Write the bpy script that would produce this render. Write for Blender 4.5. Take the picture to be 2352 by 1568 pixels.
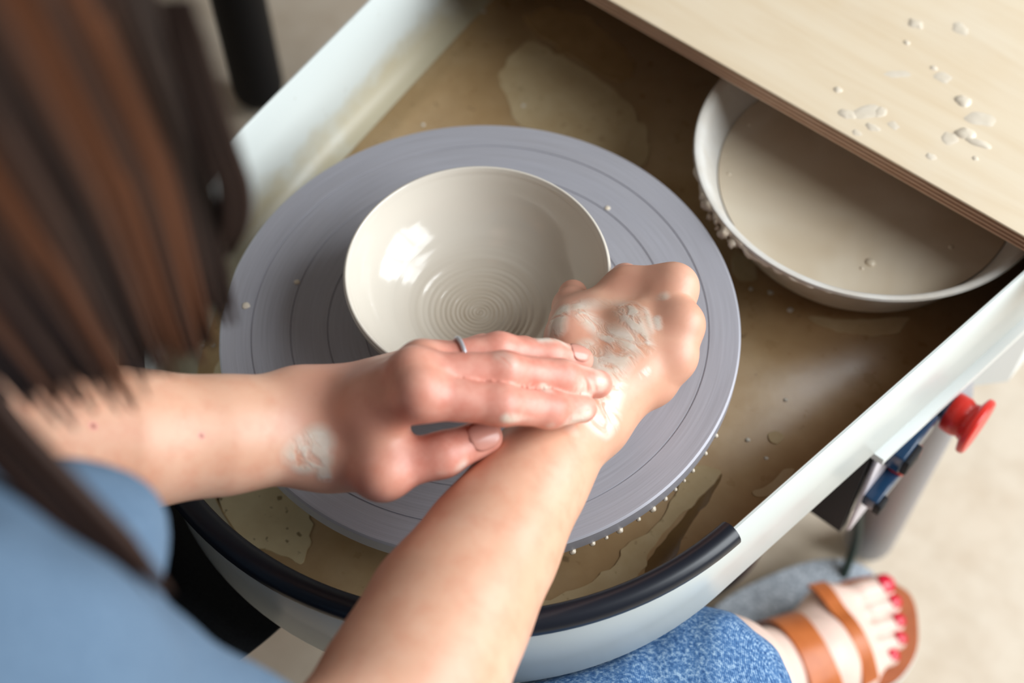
import bpy, bmesh, math, random
import numpy as np
from mathutils import Matrix, Vector, noise as mnoise

# ------------------------------------------------------------------ camera, world, light, exposure
S = bpy.context.scene
for o in list(bpy.data.objects):
    bpy.data.objects.remove(o, do_unlink=True)
COL = S.collection
cam_d = bpy.data.cameras.new('camera')
cam_d.sensor_width = 36.0
cam_d.lens = 50.0
cam_d.clip_start = 0.02
cam_d.dof.use_dof = True
cam_d.dof.focus_distance = 0.79
cam_d.dof.aperture_fstop = 4.0
cam = bpy.data.objects.new('camera', cam_d)
COL.objects.link(cam)
cam.matrix_world = Matrix(((0.76006, -0.53589, 0.36760, 0.3445),
                           (0.64974, 0.63750, -0.41404, -0.3586),
                           (-0.01246, 0.55354, 0.83273, 1.2211),
                           (0, 0, 0, 1)))
S.camera = cam

W = bpy.data.worlds.new('world')
S.world = W
W.use_nodes = True
bgn = W.node_tree.nodes['Background']
bgn.inputs[0].default_value = (1.0, 0.93, 0.85, 1)
bgn.inputs[1].default_value = 0.11

def window_light(name, loc, target, sx, sy, power, col):
    d = bpy.data.lights.new(name, 'AREA')
    d.shape = 'RECTANGLE'
    d.size = sx
    d.size_y = sy
    d.energy = power
    d.color = col
    o = bpy.data.objects.new(name, d)
    COL.objects.link(o)
    o.location = loc
    o.rotation_euler = (Vector(target) - Vector(loc)).to_track_quat('-Z', 'Y').to_euler()
    return o

# a tall studio window to the right, nine panes with bars between them
WC = Vector((1.60, 1.08, 0.0))
WT = Vector((-1.08, 1.60, 0)).normalized()
for i in range(3):
    for j in range(3):
        p = WC + WT * ((i - 1) * 0.72) + Vector((0, 0, 1.12 + 0.72 * j))
        window_light('window_daylight', p, (p.x - 1.60, p.y - 1.08, p.z - 0.85), 0.66, 0.66, 11.4, (0.92, 0.97, 1.0))

S.cycles.max_bounces = 6
S.cycles.diffuse_bounces = 3
S.cycles.glossy_bounces = 3
S.cycles.caustics_reflective = False
S.cycles.caustics_refractive = False
S.view_settings.view_transform = 'Standard'
S.view_settings.look = 'None'
S.view_settings.gamma = 1.0
S.view_settings.use_curve_mapping = False
S.view_settings.exposure = 0.10

# ------------------------------------------------------------------ helpers
H = 0.5                                    # height of the wheel head above the floor
def lin(r, g, b):
    f = lambda c: (c / 255 / 12.92) if c / 255 <= 0.04045 else ((c / 255 + 0.055) / 1.055) ** 2.4
    return (f(r), f(g), f(b), 1.0)

def tag(o, label=None, cat=None, group=None, kind=None):
    if label: o['label'] = label
    if cat: o['category'] = cat
    if group: o['group'] = group
    if kind: o['kind'] = kind
    return o

def empty(name, loc=(0, 0, 0)):
    o = bpy.data.objects.new(name, None)
    COL.objects.link(o)
    o.location = loc
    o.empty_display_size = 0.05
    bpy.context.view_layer.update()
    return o

def mk(name, verts, faces, mat, parent=None, smooth=True, autos=None):
    me = bpy.data.meshes.new(name)
    if isinstance(verts, np.ndarray): verts = verts.tolist()
    if isinstance(faces, np.ndarray): faces = faces.tolist()
    me.from_pydata(verts, [], faces)
    me.update()
    return link(name, me, mat, parent, smooth, autos)

def link(name, me, mat, parent=None, smooth=True, autos=None):
    o = bpy.data.objects.new(name, me)
    COL.objects.link(o)
    if mat is not None:
        me.materials.append(mat)
    if smooth:
        me.shade_smooth()
        if autos is not None:
            me.set_sharp_from_angle(angle=math.radians(autos))
    if parent is not None:
        o.parent = parent
        o.matrix_parent_inverse = Matrix.Translation(-Vector(parent_loc(parent)))
    return o

def parent_loc(p):
    return p.location

def lathe(prof, seg=96, close=False):
    """profile [(r, z)] turned round z; returns verts, faces"""
    V, F = [], []
    n = len(prof)
    for (r, z) in prof:
        for s in range(seg):
            a = 2 * math.pi * s / seg
            V.append((r * math.cos(a), r * math.sin(a), z))
    m = n if close else n - 1
    for i in range(m):
        i2 = (i + 1) % n
        for s in range(seg):
            s2 = (s + 1) % seg
            F.append((i * seg + s, i * seg + s2, i2 * seg + s2, i2 * seg + s))
    return V, F

def cap_ends(V, F, seg, first=True, last=True):
    n = len(V) // seg
    if first: F.append(tuple(reversed(range(seg))))
    if last: F.append(tuple((n - 1) * seg + s for s in range(seg)))

def shift(V, d):
    return [(v[0] + d[0], v[1] + d[1], v[2] + d[2]) for v in V]

def catmull(pts, n=8, closed=False):
    pts = [np.array(p, float) for p in pts]
    out = []
    N = len(pts)
    rng = range(N) if closed else range(N - 1)
    for i in rng:
        if closed:
            p0, p1, p2, p3 = pts[i - 1], pts[i], pts[(i + 1) % N], pts[(i + 2) % N]
        else:
            p1, p2 = pts[i], pts[i + 1]
            p0 = pts[i - 1] if i > 0 else 2 * p1 - p2
            p3 = pts[i + 2] if i + 2 < N else 2 * p2 - p1
        for k in range(n):
            t = k / n
            out.append(0.5 * ((2 * p1) + (p2 - p0) * t + (2 * p0 - 5 * p1 + 4 * p2 - p3) * t * t + (3 * p1 - p0 - 3 * p2 + p3) * t ** 3))
    if not closed:
        out.append(pts[-1])
    return out

def tube(path, rad, seg=12, up=(0, 0, 1), flat=1.0, cap=True):
    """tube along path; rad number or list; flat scales the section along 'up'"""
    V, F = [], []
    path = [np.array(p, float) for p in path]
    n = len(path)
    up0 = np.array(up, float)
    for i, p in enumerate(path):
        t = path[min(i + 1, n - 1)] - path[max(i - 1, 0)]
        t = t / (np.linalg.norm(t) + 1e-12)
        s = np.cross(t, up0)
        if np.linalg.norm(s) < 1e-4: s = np.cross(t, np.array([1.0, 0.1, 0]))
        s /= np.linalg.norm(s)
        u = np.cross(s, t)
        r = rad[i] if hasattr(rad, '__len__') else rad
        for k in range(seg):
            a = 2 * math.pi * k / seg
            q = p + s * (r * math.cos(a)) + u * (r * flat * math.sin(a))
            V.append(tuple(q))
    for i in range(n - 1):
        for k in range(seg):
            k2 = (k + 1) % seg
            F.append((i * seg + k, i * seg + k2, (i + 1) * seg + k2, (i + 1) * seg + k))
    if cap:
        F.append(tuple(reversed(range(seg))))
        F.append(tuple((n - 1) * seg + k for k in range(seg)))
    return V, F

def round_tube(path, r, seg=14):
    """tube with rounded ends"""
    path = [np.array(p, float) for p in path]
    t0 = path[0] - path[1]; t0 /= np.linalg.norm(t0)
    t1 = path[-1] - path[-2]; t1 /= np.linalg.norm(t1)
    a = [(path[0] + t0 * r * math.sin(x), r * math.cos(x)) for x in (1.45, 1.1, 0.7, 0.35)]
    b = [(path[-1] + t1 * r * math.sin(x), r * math.cos(x)) for x in (0.35, 0.7, 1.1, 1.45)]
    full = [q for q, _ in a] + path + [q for q, _ in b]
    rr = [x for _, x in a] + [r] * len(path) + [x for _, x in b]
    return tube(full, rr, seg)

def box(cx, cy, cz, sx, sy, sz, bevel=0.0, segs=2, rot=None):
    bm = bmesh.new()
    bmesh.ops.create_cube(bm, size=1.0)
    bmesh.ops.scale(bm, vec=(sx, sy, sz), verts=bm.verts)
    if bevel > 0:
        bmesh.ops.bevel(bm, geom=bm.edges[:], offset=bevel, segments=segs, affect='EDGES', profile=0.5)
    if rot is not None:
        bmesh.ops.transform(bm, matrix=rot, verts=bm.verts)
    bmesh.ops.translate(bm, vec=(cx, cy, cz), verts=bm.verts)
    me = bpy.data.meshes.new('box')
    bm.to_mesh(me)
    bm.free()
    return me

def slab(poly, z0, z1, bev=0.0):
    """closed polygon [(x,y)] extruded from z0 to z1 with an inset top edge"""
    n = len(poly)
    cx = sum(p[0] for p in poly) / n
    cy = sum(p[1] for p in poly) / n
    V = [(x, y, z0) for x, y in poly]
    if bev > 0:
        V += [(x, y, z1 - bev) for x, y in poly]
        V += [(x + (cx - x) * min(0.3, bev / max(1e-6, math.hypot(cx - x, cy - y))), y + (cy - y) * min(0.3, bev / max(1e-6, math.hypot(cx - x, cy - y))), z1) for x, y in poly]
        L = 3
    else:
        V += [(x, y, z1) for x, y in poly]
        L = 2
    F = []
    for l in range(L - 1):
        for i in range(n):
            j = (i + 1) % n
            F.append((l * n + i, l * n + j, (l + 1) * n + j, (l + 1) * n + i))
    F.append(tuple((L - 1) * n + i for i in range(n)))
    F.append(tuple(reversed(range(n))))
    return V, F

# ------------------------------------------------------------------ materials
class Mat:
    def __init__(s, name, col, rough=0.5, metal=0.0, spec=0.5, **kw):
        s.m = bpy.data.materials.new(name)
        s.m.use_nodes = True
        s.t = s.m.node_tree
        s.b = s.t.nodes['Principled BSDF']
        s.b.inputs['Base Color'].default_value = col
        s.b.inputs['Roughness'].default_value = rough
        s.b.inputs['Metallic'].default_value = metal
        s.b.inputs['Specular IOR Level'].default_value = spec
        for k, v in kw.items():
            s.b.inputs[k.replace('_', ' ')].default_value = v
        s.tc = None
    def node(s, typ, **kw):
        n = s.t.nodes.new(typ)
        for k, v in kw.items():
            setattr(n, k, v)
        return n
    def co(s, which='Object'):
        if s.tc is None: s.tc = s.node('ShaderNodeTexCoord')
        return s.tc.outputs[which]
    def ln(s, a, b):
        s.t.links.new(a, b)
        return b
    def mapping(s, scale=(1, 1, 1), rot=(0, 0, 0), loc=(0, 0, 0), src=None):
        m = s.node('ShaderNodeMapping')
        m.inputs['Scale'].default_value = scale
        m.inputs['Rotation'].default_value = rot
        m.inputs['Location'].default_value = loc
        s.ln(src or s.co(), m.inputs[0])
        return m.outputs[0]
    def noise(s, scale, detail=4, rough=0.55, vec=None, dist=0.0):
        n = s.node('ShaderNodeTexNoise')
        n.inputs['Scale'].default_value = scale
        n.inputs['Detail'].default_value = detail
        n.inputs['Roughness'].default_value = rough
        n.inputs['Distortion'].default_value = dist
        s.ln(vec or s.co(), n.inputs['Vector'])
        return n.outputs['Fac']
    def ramp(s, fac, stops, interp='LINEAR'):
        r = s.node('ShaderNodeValToRGB')
        r.color_ramp.interpolation = interp
        e = r.color_ramp.elements
        while len(e) < len(stops): e.new(0.5)
        for q, (p, c) in zip(e, stops):
            q.position = p
            q.color = c if len(c) == 4 else (*c, 1)
        s.ln(fac, r.inputs[0])
        return r.outputs[0]
    def mix(s, fac, a, b, mode='MIX'):
        m = s.node('ShaderNodeMix', data_type='RGBA', blend_type=mode)
        for v, i in ((fac, 0), (a, 6), (b, 7)):
            if hasattr(v, 'is_linked') or hasattr(v, 'links'): s.ln(v, m.inputs[i])
            else: m.inputs[i].default_value = v
        return m.outputs[2]
    def math(s, op, a, b=0.0, c=0.0, clamp=False):
        m = s.node('ShaderNodeMath', operation=op, use_clamp=clamp)
        for v, i in ((a, 0), (b, 1), (c, 2)):
            if hasattr(v, 'links'): s.ln(v, m.inputs[i])
            else: m.inputs[i].default_value = v
        return m.outputs[0]
    def color(s, sock):
        s.ln(sock, s.b.inputs['Base Color'])
        return s
    def rough(s, sock):
        s.ln(sock, s.b.inputs['Roughness'])
        return s
    def bump(s, h, strength=0.3, dist=0.001):
        b = s.node('ShaderNodeBump')
        b.inputs['Strength'].default_value = strength
        b.inputs['Distance'].default_value = dist
        s.ln(h, b.inputs['Height'])
        s.ln(b.outputs[0], s.b.inputs['Normal'])
        return s
    def attr(s, name):
        a = s.node('ShaderNodeAttribute')
        a.attribute_name = name
        return a
    def xyz(s, src=None):
        n = s.node('ShaderNodeSeparateXYZ')
        s.ln(src or s.co(), n.inputs[0])
        return n.outputs

BW = lambda v: (v, v, v, 1)

def m_floor():
    m = Mat('floor_concrete', lin(205, 196, 180), 0.55)
    n1 = m.noise(2.2, 6, 0.6)
    n2 = m.noise(26, 5, 0.6)
    c = m.ramp(n1, [(0.3, lin(210, 184, 156)), (0.55, lin(219, 203, 182)), (0.75, lin(224, 215, 199))])
    c2 = m.ramp(n2, [(0.35, lin(188, 176, 158)), (0.6, lin(216, 208, 193))])
    m.color(m.mix(0.35, c, c2))
    m.bump(n2, 0.12, 0.002)
    return m.m

def m_tray():
    m = Mat('white_enamel', lin(226, 230, 228), 0.32)
    z = m.xyz()[2]
    n = m.noise(38, 6, 0.62)
    n3 = m.noise(9, 4, 0.6)
    # clay film that dried on the lower part of the walls, ragged upper edge
    h = m.math('ADD', m.math('MULTIPLY', m.math('SUBTRACT', z, H - 0.036), -42.0), m.math('MULTIPLY', m.math('SUBTRACT', n, 0.5), 1.6))
    h = m.math('ADD', h, m.math('MULTIPLY', m.math('SUBTRACT', n3, 0.5), 1.2), clamp=True)
    geo = m.node('ShaderNodeNewGeometry')
    fleck = m.ramp(m.noise(120, 3, 0.5), [(0.70, BW(0)), (0.735, BW(1))])
    fl = m.math('MULTIPLY', fleck, 0.35)
    inner = m.attr('inner').outputs['Fac']
    white = m.mix(m.math('MULTIPLY', fl, inner), lin(208, 214, 211), lin(150, 140, 118))
    m.color(m.mix(m.math('MULTIPLY', m.math('MULTIPLY', h, inner), 0.75), white, lin(186, 170, 132)))
    m.rough(m.math('ADD', m.math('MULTIPLY', h, 0.1), 0.30))
    return m.m

def m_slip():
    m = Mat('wet_slip', lin(140, 114, 80), 0.16)
    n1 = m.noise(7, 5, 0.55, dist=0.4)
    n2 = m.noise(60, 5, 0.6)
    spots = m.ramp(m.noise(85, 2, 0.5), [(0.70, BW(0)), (0.76, BW(1))])
    c = m.ramp(n1, [(0.30, lin(168, 133, 90)), (0.50, lin(190, 156, 113)), (0.72, lin(214, 187, 150))])
    c = m.mix(0.25, c, m.ramp(n2, [(0.3, lin(156, 122, 82)), (0.7, lin(196, 164, 122))]))
    m.color(m.mix(m.math('MULTIPLY', spots, 0.5), c, lin(96, 72, 44)))
    m.rough(m.math('ADD', m.math('MULTIPLY', n2, 0.15), 0.22))
    m.bump(m.math('ADD', m.math('MULTIPLY', n1, 0.6), n2), 0.10, 0.002)
    return m.m

def m_patch(name, c0, c1, spots=0.0, rough=0.3):
    m = Mat(name, c0, rough)
    n2 = m.noise(40, 5, 0.6)
    c = m.ramp(n2, [(0.3, c0), (0.7, c1)])
    if spots:
        v = m.ramp(m.noise(170, 2, 0.5), [(0.66, BW(0)), (0.70, BW(1))])
        c = m.mix(m.math('MULTIPLY', v, spots), c, lin(120, 92, 58))
    m.color(c)
    m.bump(n2, 0.15, 0.001)
    return m.m

def m_wheel():
    m = Mat('brushed_metal', lin(196, 197, 208), 0.42, 0.30)
    x = m.xyz()
    r = m.math('SQRT', m.math('ADD', m.math('MULTIPLY', x[0], x[0]), m.math('MULTIPLY', x[1], x[1])))
    cb = m.node('ShaderNodeCombineXYZ')
    m.ln(m.math('MULTIPLY', r, 900.0), cb.inputs[0])
    ang = m.math('ARCTAN2', x[1], x[0])
    m.ln(m.math('MULTIPLY', ang, 2.2), cb.inputs[1])
    br = m.noise(1.0, 3, 0.6, vec=cb.outputs[0])
    cb2 = m.node('ShaderNodeCombineXYZ')
    m.ln(m.math('MULTIPLY', r, 60.0), cb2.inputs[0])
    m.ln(m.math('MULTIPLY', ang, 0.8), cb2.inputs[1])
    br2 = m.noise(1.0, 3, 0.6, vec=cb2.outputs[0])
    c = m.ramp(br, [(0.25, lin(172, 171, 179)), (0.75, lin(190, 190, 199))])
    c = m.mix(m.math('MULTIPLY', m.ramp(br2, [(0.4, BW(0)), (0.7, BW(1))]), 0.12), c, lin(176, 168, 164))
    # pale slip smudges dragged round by the spin
    cb3 = m.node('ShaderNodeCombineXYZ')
    m.ln(m.math('MULTIPLY', r, 240.0), cb3.inputs[0])
    m.ln(m.math('MULTIPLY', ang, 9.0), cb3.inputs[1])
    sm = m.ramp(m.noise(1.0, 3, 0.6, vec=cb3.outputs[0]), [(0.70, BW(0)), (0.78, BW(1))])
    m.color(m.mix(m.math('MULTIPLY', sm, 0.35), c, lin(205, 198, 184)))
    m.rough(m.math('ADD', m.math('MULTIPLY', br, 0.14), 0.36))
    m.bump(br, 0.08, 0.0005)
    return m.m

def m_clay():
    m = Mat('wet_clay', lin(218, 210, 196), 0.20)
    x = m.xyz()
    r = m.math('SQRT', m.math('ADD', m.math('MULTIPLY', x[0], x[0]), m.math('MULTIPLY', x[1], x[1])))
    cb = m.node('ShaderNodeCombineXYZ')
    ang = m.math('ARCTAN2', x[1], x[0])
    m.ln(m.math('ADD', m.math('MULTIPLY', r, 900.0), m.math('MULTIPLY', ang, 1.0)), cb.inputs[0])
    m.ln(m.math('MULTIPLY', ang, 0.35), cb.inputs[1])
    n = m.noise(1.0, 2, 0.5, vec=cb.outputs[0])
    ce = m.ramp(r, [(0.012, BW(1)), (0.052, BW(0))])
    c = m.mix(m.math('MULTIPLY', ce, n), lin(218, 210, 197), lin(184, 165, 140))
    m.color(c)
    m.rough(m.math('ADD', m.math('MULTIPLY', n, 0.08), 0.09))
    m.bump(n, 0.05, 0.0006)
    return m.m

def m_bowl_out():
    m = Mat('clay_rim', lin(200, 186, 168), 0.35)
    n = m.noise(60, 4, 0.5)
    m.color(m.ramp(n, [(0.3, lin(190, 174, 154)), (0.7, lin(212, 202, 186))]))
    return m.m

def m_skin():
    m = Mat('skin', lin(214, 160, 130), 0.42)
    red = m.attr('red').outputs['Fac']
    clay = m.attr('clay').outputs['Fac']
    n = m.noise(90, 4, 0.6)
    n0 = m.noise(22, 4, 0.6)
    n2 = m.noise(260, 3, 0.6)
    base = m.ramp(n0, [(0.3, lin(220, 166, 136)), (0.6, lin(227, 178, 150)), (0.8, lin(232, 188, 163))])
    base = m.mix(m.math('MULTIPLY', m.ramp(n, [(0.45, BW(0)), (0.72, BW(1))]), 0.40), base, lin(212, 140, 112))
    pink = m.ramp(n, [(0.3, lin(212, 130, 112)), (0.7, lin(230, 166, 148))])
    skin = m.mix(m.math('MINIMUM', m.math('MAXIMUM', red, 0.0), 1.0), base, pink)
    skin = m.mix(m.math('MAXIMUM', m.math('MULTIPLY', red, -1.0), 0.0), skin, lin(232, 202, 188))
    skin = m.mix(m.math('MULTIPLY', m.math('MAXIMUM', m.math('SUBTRACT', red, 1.0), 0.0), 1.4, clamp=True), skin, lin(150, 82, 58))
    ns = m.noise(1.0, 4, 0.55, vec=m.mapping((60, 130, 60), (0, 0, 0.7)), dist=1.0)
    cm = m.math('MULTIPLY', clay, m.ramp(ns, [(0.34, BW(0)), (0.50, BW(1))]))
    cm = m.math('MINIMUM', cm, 1.0)
    cc = m.ramp(m.noise(140, 3, 0.5), [(0.3, lin(222, 208, 190)), (0.7, lin(238, 229, 216))])
    m.color(m.mix(m.math('MULTIPLY', cm, 0.85), skin, cc))
    m.rough(m.math('SUBTRACT', 0.44, m.math('MULTIPLY', cm, 0.22)))
    m.bump(m.math('ADD', m.math('MULTIPLY', n2, 0.10), m.math('MULTIPLY', cm, 1.0)), 0.25, 0.0012)
    m.b.inputs['Subsurface Weight'].default_value = 0.11
    m.b.inputs['Subsurface Radius'].default_value = (1.0, 0.35, 0.2)
    m.b.inputs['Subsurface Scale'].default_value = 0.006
    return m.m

def m_denim():
    m = Mat('blue_denim', lin(84, 118, 158), 0.85, 0, 0.2)
    n = m.noise(400, 2, 0.6)
    n2 = m.noise(30, 4, 0.6)
    w = m.node('ShaderNodeTexWave', wave_type='BANDS', bands_direction='DIAGONAL')
    w.inputs['Scale'].default_value = 520
    w.inputs['Distortion'].default_value = 0.0
    w.inputs['Detail'].default_value = 1
    m.ln(m.co(), w.inputs['Vector'])
    f = m.math('ADD', m.math('MULTIPLY', n, 0.95), m.math('MULTIPLY', w.outputs['Fac'], 0.12))
    c = m.ramp(f, [(0.30, lin(34, 68, 116)), (0.52, lin(78, 116, 160)), (0.76, lin(168, 192, 212))])
    m.color(m.mix(m.math('MULTIPLY', n2, 0.4), c, lin(60, 94, 140)))
    m.bump(f, 0.35, 0.0008)
    return m.m

def m_fabric(name, c0, c1, scale=300, rough=0.9):
    m = Mat(name, c0, rough, 0, 0.2)
    n = m.noise(scale, 3, 0.6)
    n2 = m.noise(14, 4, 0.6)
    m.color(m.mix(m.math('MULTIPLY', n2, 0.5), m.ramp(n, [(0.3, c0), (0.7, c1)]), c0))
    m.bump(n, 0.25, 0.0008)
    return m.m

def m_hair():
    m = Mat('brown_hair', lin(70, 42, 28), 0.5, 0, 0.15)
    a = m.attr('tone').outputs['Fac']
    m.color(m.ramp(a, [(0.0, lin(30, 22, 20)), (0.45, lin(50, 32, 24)), (0.75, lin(108, 60, 30)), (1.0, lin(150, 88, 44))]))
    return m.m

def m_wood():
    m = Mat('birch_veneer', lin(232, 214, 184), 0.5)
    v = m.mapping((3.0, 34.0, 1.0), (0, 0, 0.03))
    n = m.noise(2.2, 6, 0.6, vec=v, dist=0.7)
    n2 = m.noise(9, 4, 0.6)
    c = m.ramp(n, [(0.3, lin(228, 206, 174)), (0.55, lin(234, 215, 186)), (0.8, lin(237, 220, 193))])
    c = m.mix(m.math('MULTIPLY', m.ramp(n2, [(0.45, BW(0)), (0.7, BW(1))]), 0.35), c, lin(236, 224, 204))
    m.color(c)
    m.bump(n, 0.08, 0.0006)
    return m.m

def m_ply(name, c0, c1):
    m = Mat(name, c0, 0.7)
    v = m.mapping((30, 260, 260))
    n = m.noise(1.0, 4, 0.6, vec=v)
    m.color(m.ramp(n, [(0.3, c0), (0.7, c1)]))
    m.bump(n, 0.4, 0.001)
    return m.m

def m_basin():
    m = Mat('white_plastic', lin(214, 210, 204), 0.38)
    n = m.noise(26, 5, 0.6)
    m.color(m.ramp(n, [(0.35, lin(204, 196, 184)), (0.65, lin(220, 218, 213))]))
    return m.m

def m_water():
    m = Mat('milky_slip_water', lin(200, 186, 164), 0.07)
    n = m.noise(11, 3, 0.5, dist=0.5)
    m.color(m.ramp(n, [(0.3, lin(204, 186, 160)), (0.6, lin(224, 213, 194))]))
    return m.m

def m_pedal():
    m = Mat('grey_textured_rubber', lin(128, 136, 146), 0.75)
    v = m.node('ShaderNodeTexVoronoi')
    v.inputs['Scale'].default_value = 260
    m.ln(m.co(), v.inputs['Vector'])
    m.color(m.ramp(v.outputs['Distance'], [(0.1, lin(206, 214, 222)), (0.6, lin(150, 158, 168))]))
    m.bump(v.outputs['Distance'], 0.6, 0.001)
    return m.m

M = {}
M['floor'] = m_floor()
M['tray'] = m_tray()
M['slip'] = m_slip()
M['cream'] = m_patch('cream_slip', lin(212, 190, 148), lin(226, 208, 168), 0.8, 0.34)
M['cream_tan'] = m_patch('pale_slip', lin(206, 184, 146), lin(220, 202, 166), 0.4, 0.3)
M['tan'] = m_patch('tan_slip', lin(192, 166, 126), lin(206, 184, 146), 0.25, 0.25)
M['dark_slip'] = m_patch('dark_wet_slip', lin(112, 86, 54), lin(130, 102, 66), 0.0, 0.12)
M['wheel'] = m_wheel()
M['clay'] = m_clay()
M['clay_rim'] = m_bowl_out()
M['clay_drop'] = m_patch('clay_drop', lin(214, 206, 192), lin(230, 225, 214), 0.0, 0.3)
M['spatter'] = m_patch('dried_clay', lin(222, 208, 186), lin(232, 220, 202), 0.0, 0.4)
M['mid_slip'] = m_patch('brown_slip', lin(150, 118, 78), lin(172, 138, 96), 0.3, 0.15)
M['skin'] = m_skin()
M['denim'] = m_denim()
M['shirt'] = m_fabric('chambray_blue', lin(86, 107, 130), lin(102, 124, 146))
M['apron'] = m_fabric('black_cotton', lin(22, 24, 28), lin(32, 34, 38), 500)
M['hair'] = m_hair()
M['wood'] = m_wood()
M['ply_a'] = m_ply('ply_dark', lin(146, 104, 80), lin(172, 130, 102))
M['ply_b'] = m_ply('ply_light', lin(214, 176, 146), lin(230, 196, 168))
M['basin'] = m_basin()
M['water'] = m_water()
M['pedal'] = m_pedal()
M['rubber'] = Mat('black_rubber', lin(26, 30, 40), 0.32, 0, 0.5).m
M['black'] = Mat('black_metal', lin(22, 22, 25), 0.6, 0, 0.25).m
M['white'] = Mat('white_paint', lin(226, 230, 228), 0.3).m
M['grey'] = Mat('grey_paint', lin(150, 148, 150), 0.45).m
M['steel'] = Mat('blue_steel', lin(110, 126, 150), 0.35, 0.8).m
M['red'] = Mat('red_plastic', lin(214, 44, 34), 0.32).m
M['switch'] = Mat('dark_blue_plastic', lin(28, 56, 84), 0.2).m
M['panel'] = Mat('pale_panel', lin(206, 200, 208), 0.35).m
M['cable'] = Mat('dark_green_cable', lin(44, 60, 54), 0.5).m
M['leather'] = m_patch('tan_leather', lin(178, 94, 44), lin(204, 116, 60), 0.0, 0.45)
M['footbed'] = m_patch('brown_footbed', lin(158, 82, 42), lin(174, 96, 52), 0.0, 0.6)
M['sole'] = Mat('white_sole', lin(214, 214, 210), 0.6).m
M['nail_red'] = Mat('red_nail_polish', lin(206, 24, 52), 0.15).m
M['nail'] = Mat('nail', lin(216, 154, 138), 0.25).m
M['silver'] = Mat('silver', lin(214, 218, 226), 0.35, 0.5).m
M['eye'] = Mat('eye_white', lin(230, 228, 224), 0.2).m
M['seat'] = Mat('stool_seat_wood', lin(150, 112, 78), 0.5).m

M['white_wall'] = Mat('wall_plaster', lin(224, 220, 212), 0.9).m

# ------------------------------------------------------------------ the setting
fv = [(-4, -4, 0), (4, -4, 0), (4, 4, 0), (-4, 4, 0), (-4, -4, -0.1), (4, -4, -0.1), (4, 4, -0.1), (-4, 4, -0.1)]
ff = [(0, 1, 2, 3), (7, 6, 5, 4), (0, 4, 5, 1), (1, 5, 6, 2), (2, 6, 7, 3), (3, 7, 4, 0)]
tag(mk('floor', fv, ff, M['floor'], smooth=False), 'pale beige worn concrete studio floor', None, None, 'structure')

for nm, (x0, y0, x1, y1) in (('wall_left', (-4.1, -4, -4, 4)), ('wall_back', (-4.1, 4, 4, 4.1))):
    V = [(x, y, z) for z in (0, 2.9) for x, y in ((x0, y0), (x1, y0), (x1, y1), (x0, y1))]
    F = [(3, 2, 1, 0), (4, 5, 6, 7), (0, 1, 5, 4), (1, 2, 6, 5), (2, 3, 7, 6), (3, 0, 4, 7)]
    tag(mk(nm, V, F, M['white_wall'], smooth=False), 'plain off-white studio wall', None, None, 'structure')

# ------------------------------------------------------------------ splash tray
AL = math.radians(7.6)
R0, YB, RC = 0.2095, 0.43, 0.045
def outline(off):
    """tray outline: half-round front, sides that flare 7.6 degrees, rounded back corners"""
    pts = []
    n = (math.cos(AL), -math.sin(AL))
    a0, a1 = -math.pi + AL, -AL
    for i in range(57):
        a = a0 + (a1 - a0) * i / 56
        pts.append(((R0 - off) * math.cos(a), (R0 - off) * math.sin(a)))
    cy = YB - RC
    cx = (R0 - RC + math.sin(AL) * cy) / math.cos(AL)
    p0 = np.array(pts[-1]); p1 = np.array((cx + (RC - off) * n[0], cy + (RC - off) * n[1]))
    for i in range(1, 8): pts.append(tuple(p0 + (p1 - p0) * i / 8))
    for i in range(9):
        a = -AL + (math.pi / 2 + AL) * i / 8
        pts.append((cx + (RC - off) * math.cos(a), cy + (RC - off) * math.sin(a)))
    for i in range(1, 6): pts.append((cx + (-2 * cx) * i / 6, YB - off))
    for i in range(9):
        a = math.pi / 2 + (math.pi / 2 + AL) * i / 8
        pts.append((-cx + (RC - off) * math.cos(a), cy + (RC - off) * math.sin(a)))
    p0 = np.array(pts[-1]); p1 = np.array(pts[0])
    for i in range(1, 8): pts.append(tuple(p0 + (p1 - p0) * i / 8))
    return pts

ZR, ZF = H + 0.020, H - 0.066
tray = tag(empty('splash_tray', (0, 0, ZF)), 'white enamelled splash tray with rounded front and clay-stained floor around the wheel', 'tray')
rings = [(0.004, ZF - 0.003), (0.0, ZF + 0.001), (0.0, ZR - 0.0008), (0.0006, ZR), (0.0020, ZR), (0.0026, ZR - 0.0008), (0.0026, ZF + 0.020)]
for k in range(1, 6):
    a = math.pi / 2 * k / 5
    rings.append((0.0026 + 0.019 * (1 - math.cos(a)), ZF + 0.020 - 0.019 * math.sin(a)))
V, F = [], []
npt = len(outline(0))
for off, z in rings: V += [(x, y, z) for x, y in outline(off)]
for l in range(len(rings) - 1):
    for i in range(npt):
        j = (i + 1) % npt
        F.append((l * npt + i, l * npt + j, (l + 1) * npt + j, (l + 1) * npt + i))
F.append(tuple(reversed(range(npt))))
F.append(tuple((len(rings) - 1) * npt + i for i in range(npt)))
shell = mk('tray_shell', V, F, M['tray'], tray, autos=50)
at = shell.data.attributes.new('inner', 'FLOAT', 'POINT')
at.data.foreach_set('value', [0.0 if i < npt * 5 else 1.0 for i in range(len(V))])

# black rubber edging round the front
arc = []
for i in range(81):
    a = -math.pi + AL + (math.pi - 2 * AL) * i / 80
    arc.append((0.2085 * math.cos(a), 0.2085 * math.sin(a), ZR - 0.001))
V, F = tube(arc, 0.0074, 16)
mk('rubber_edging', V, F, M['rubber'], tray, autos=60)

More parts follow.
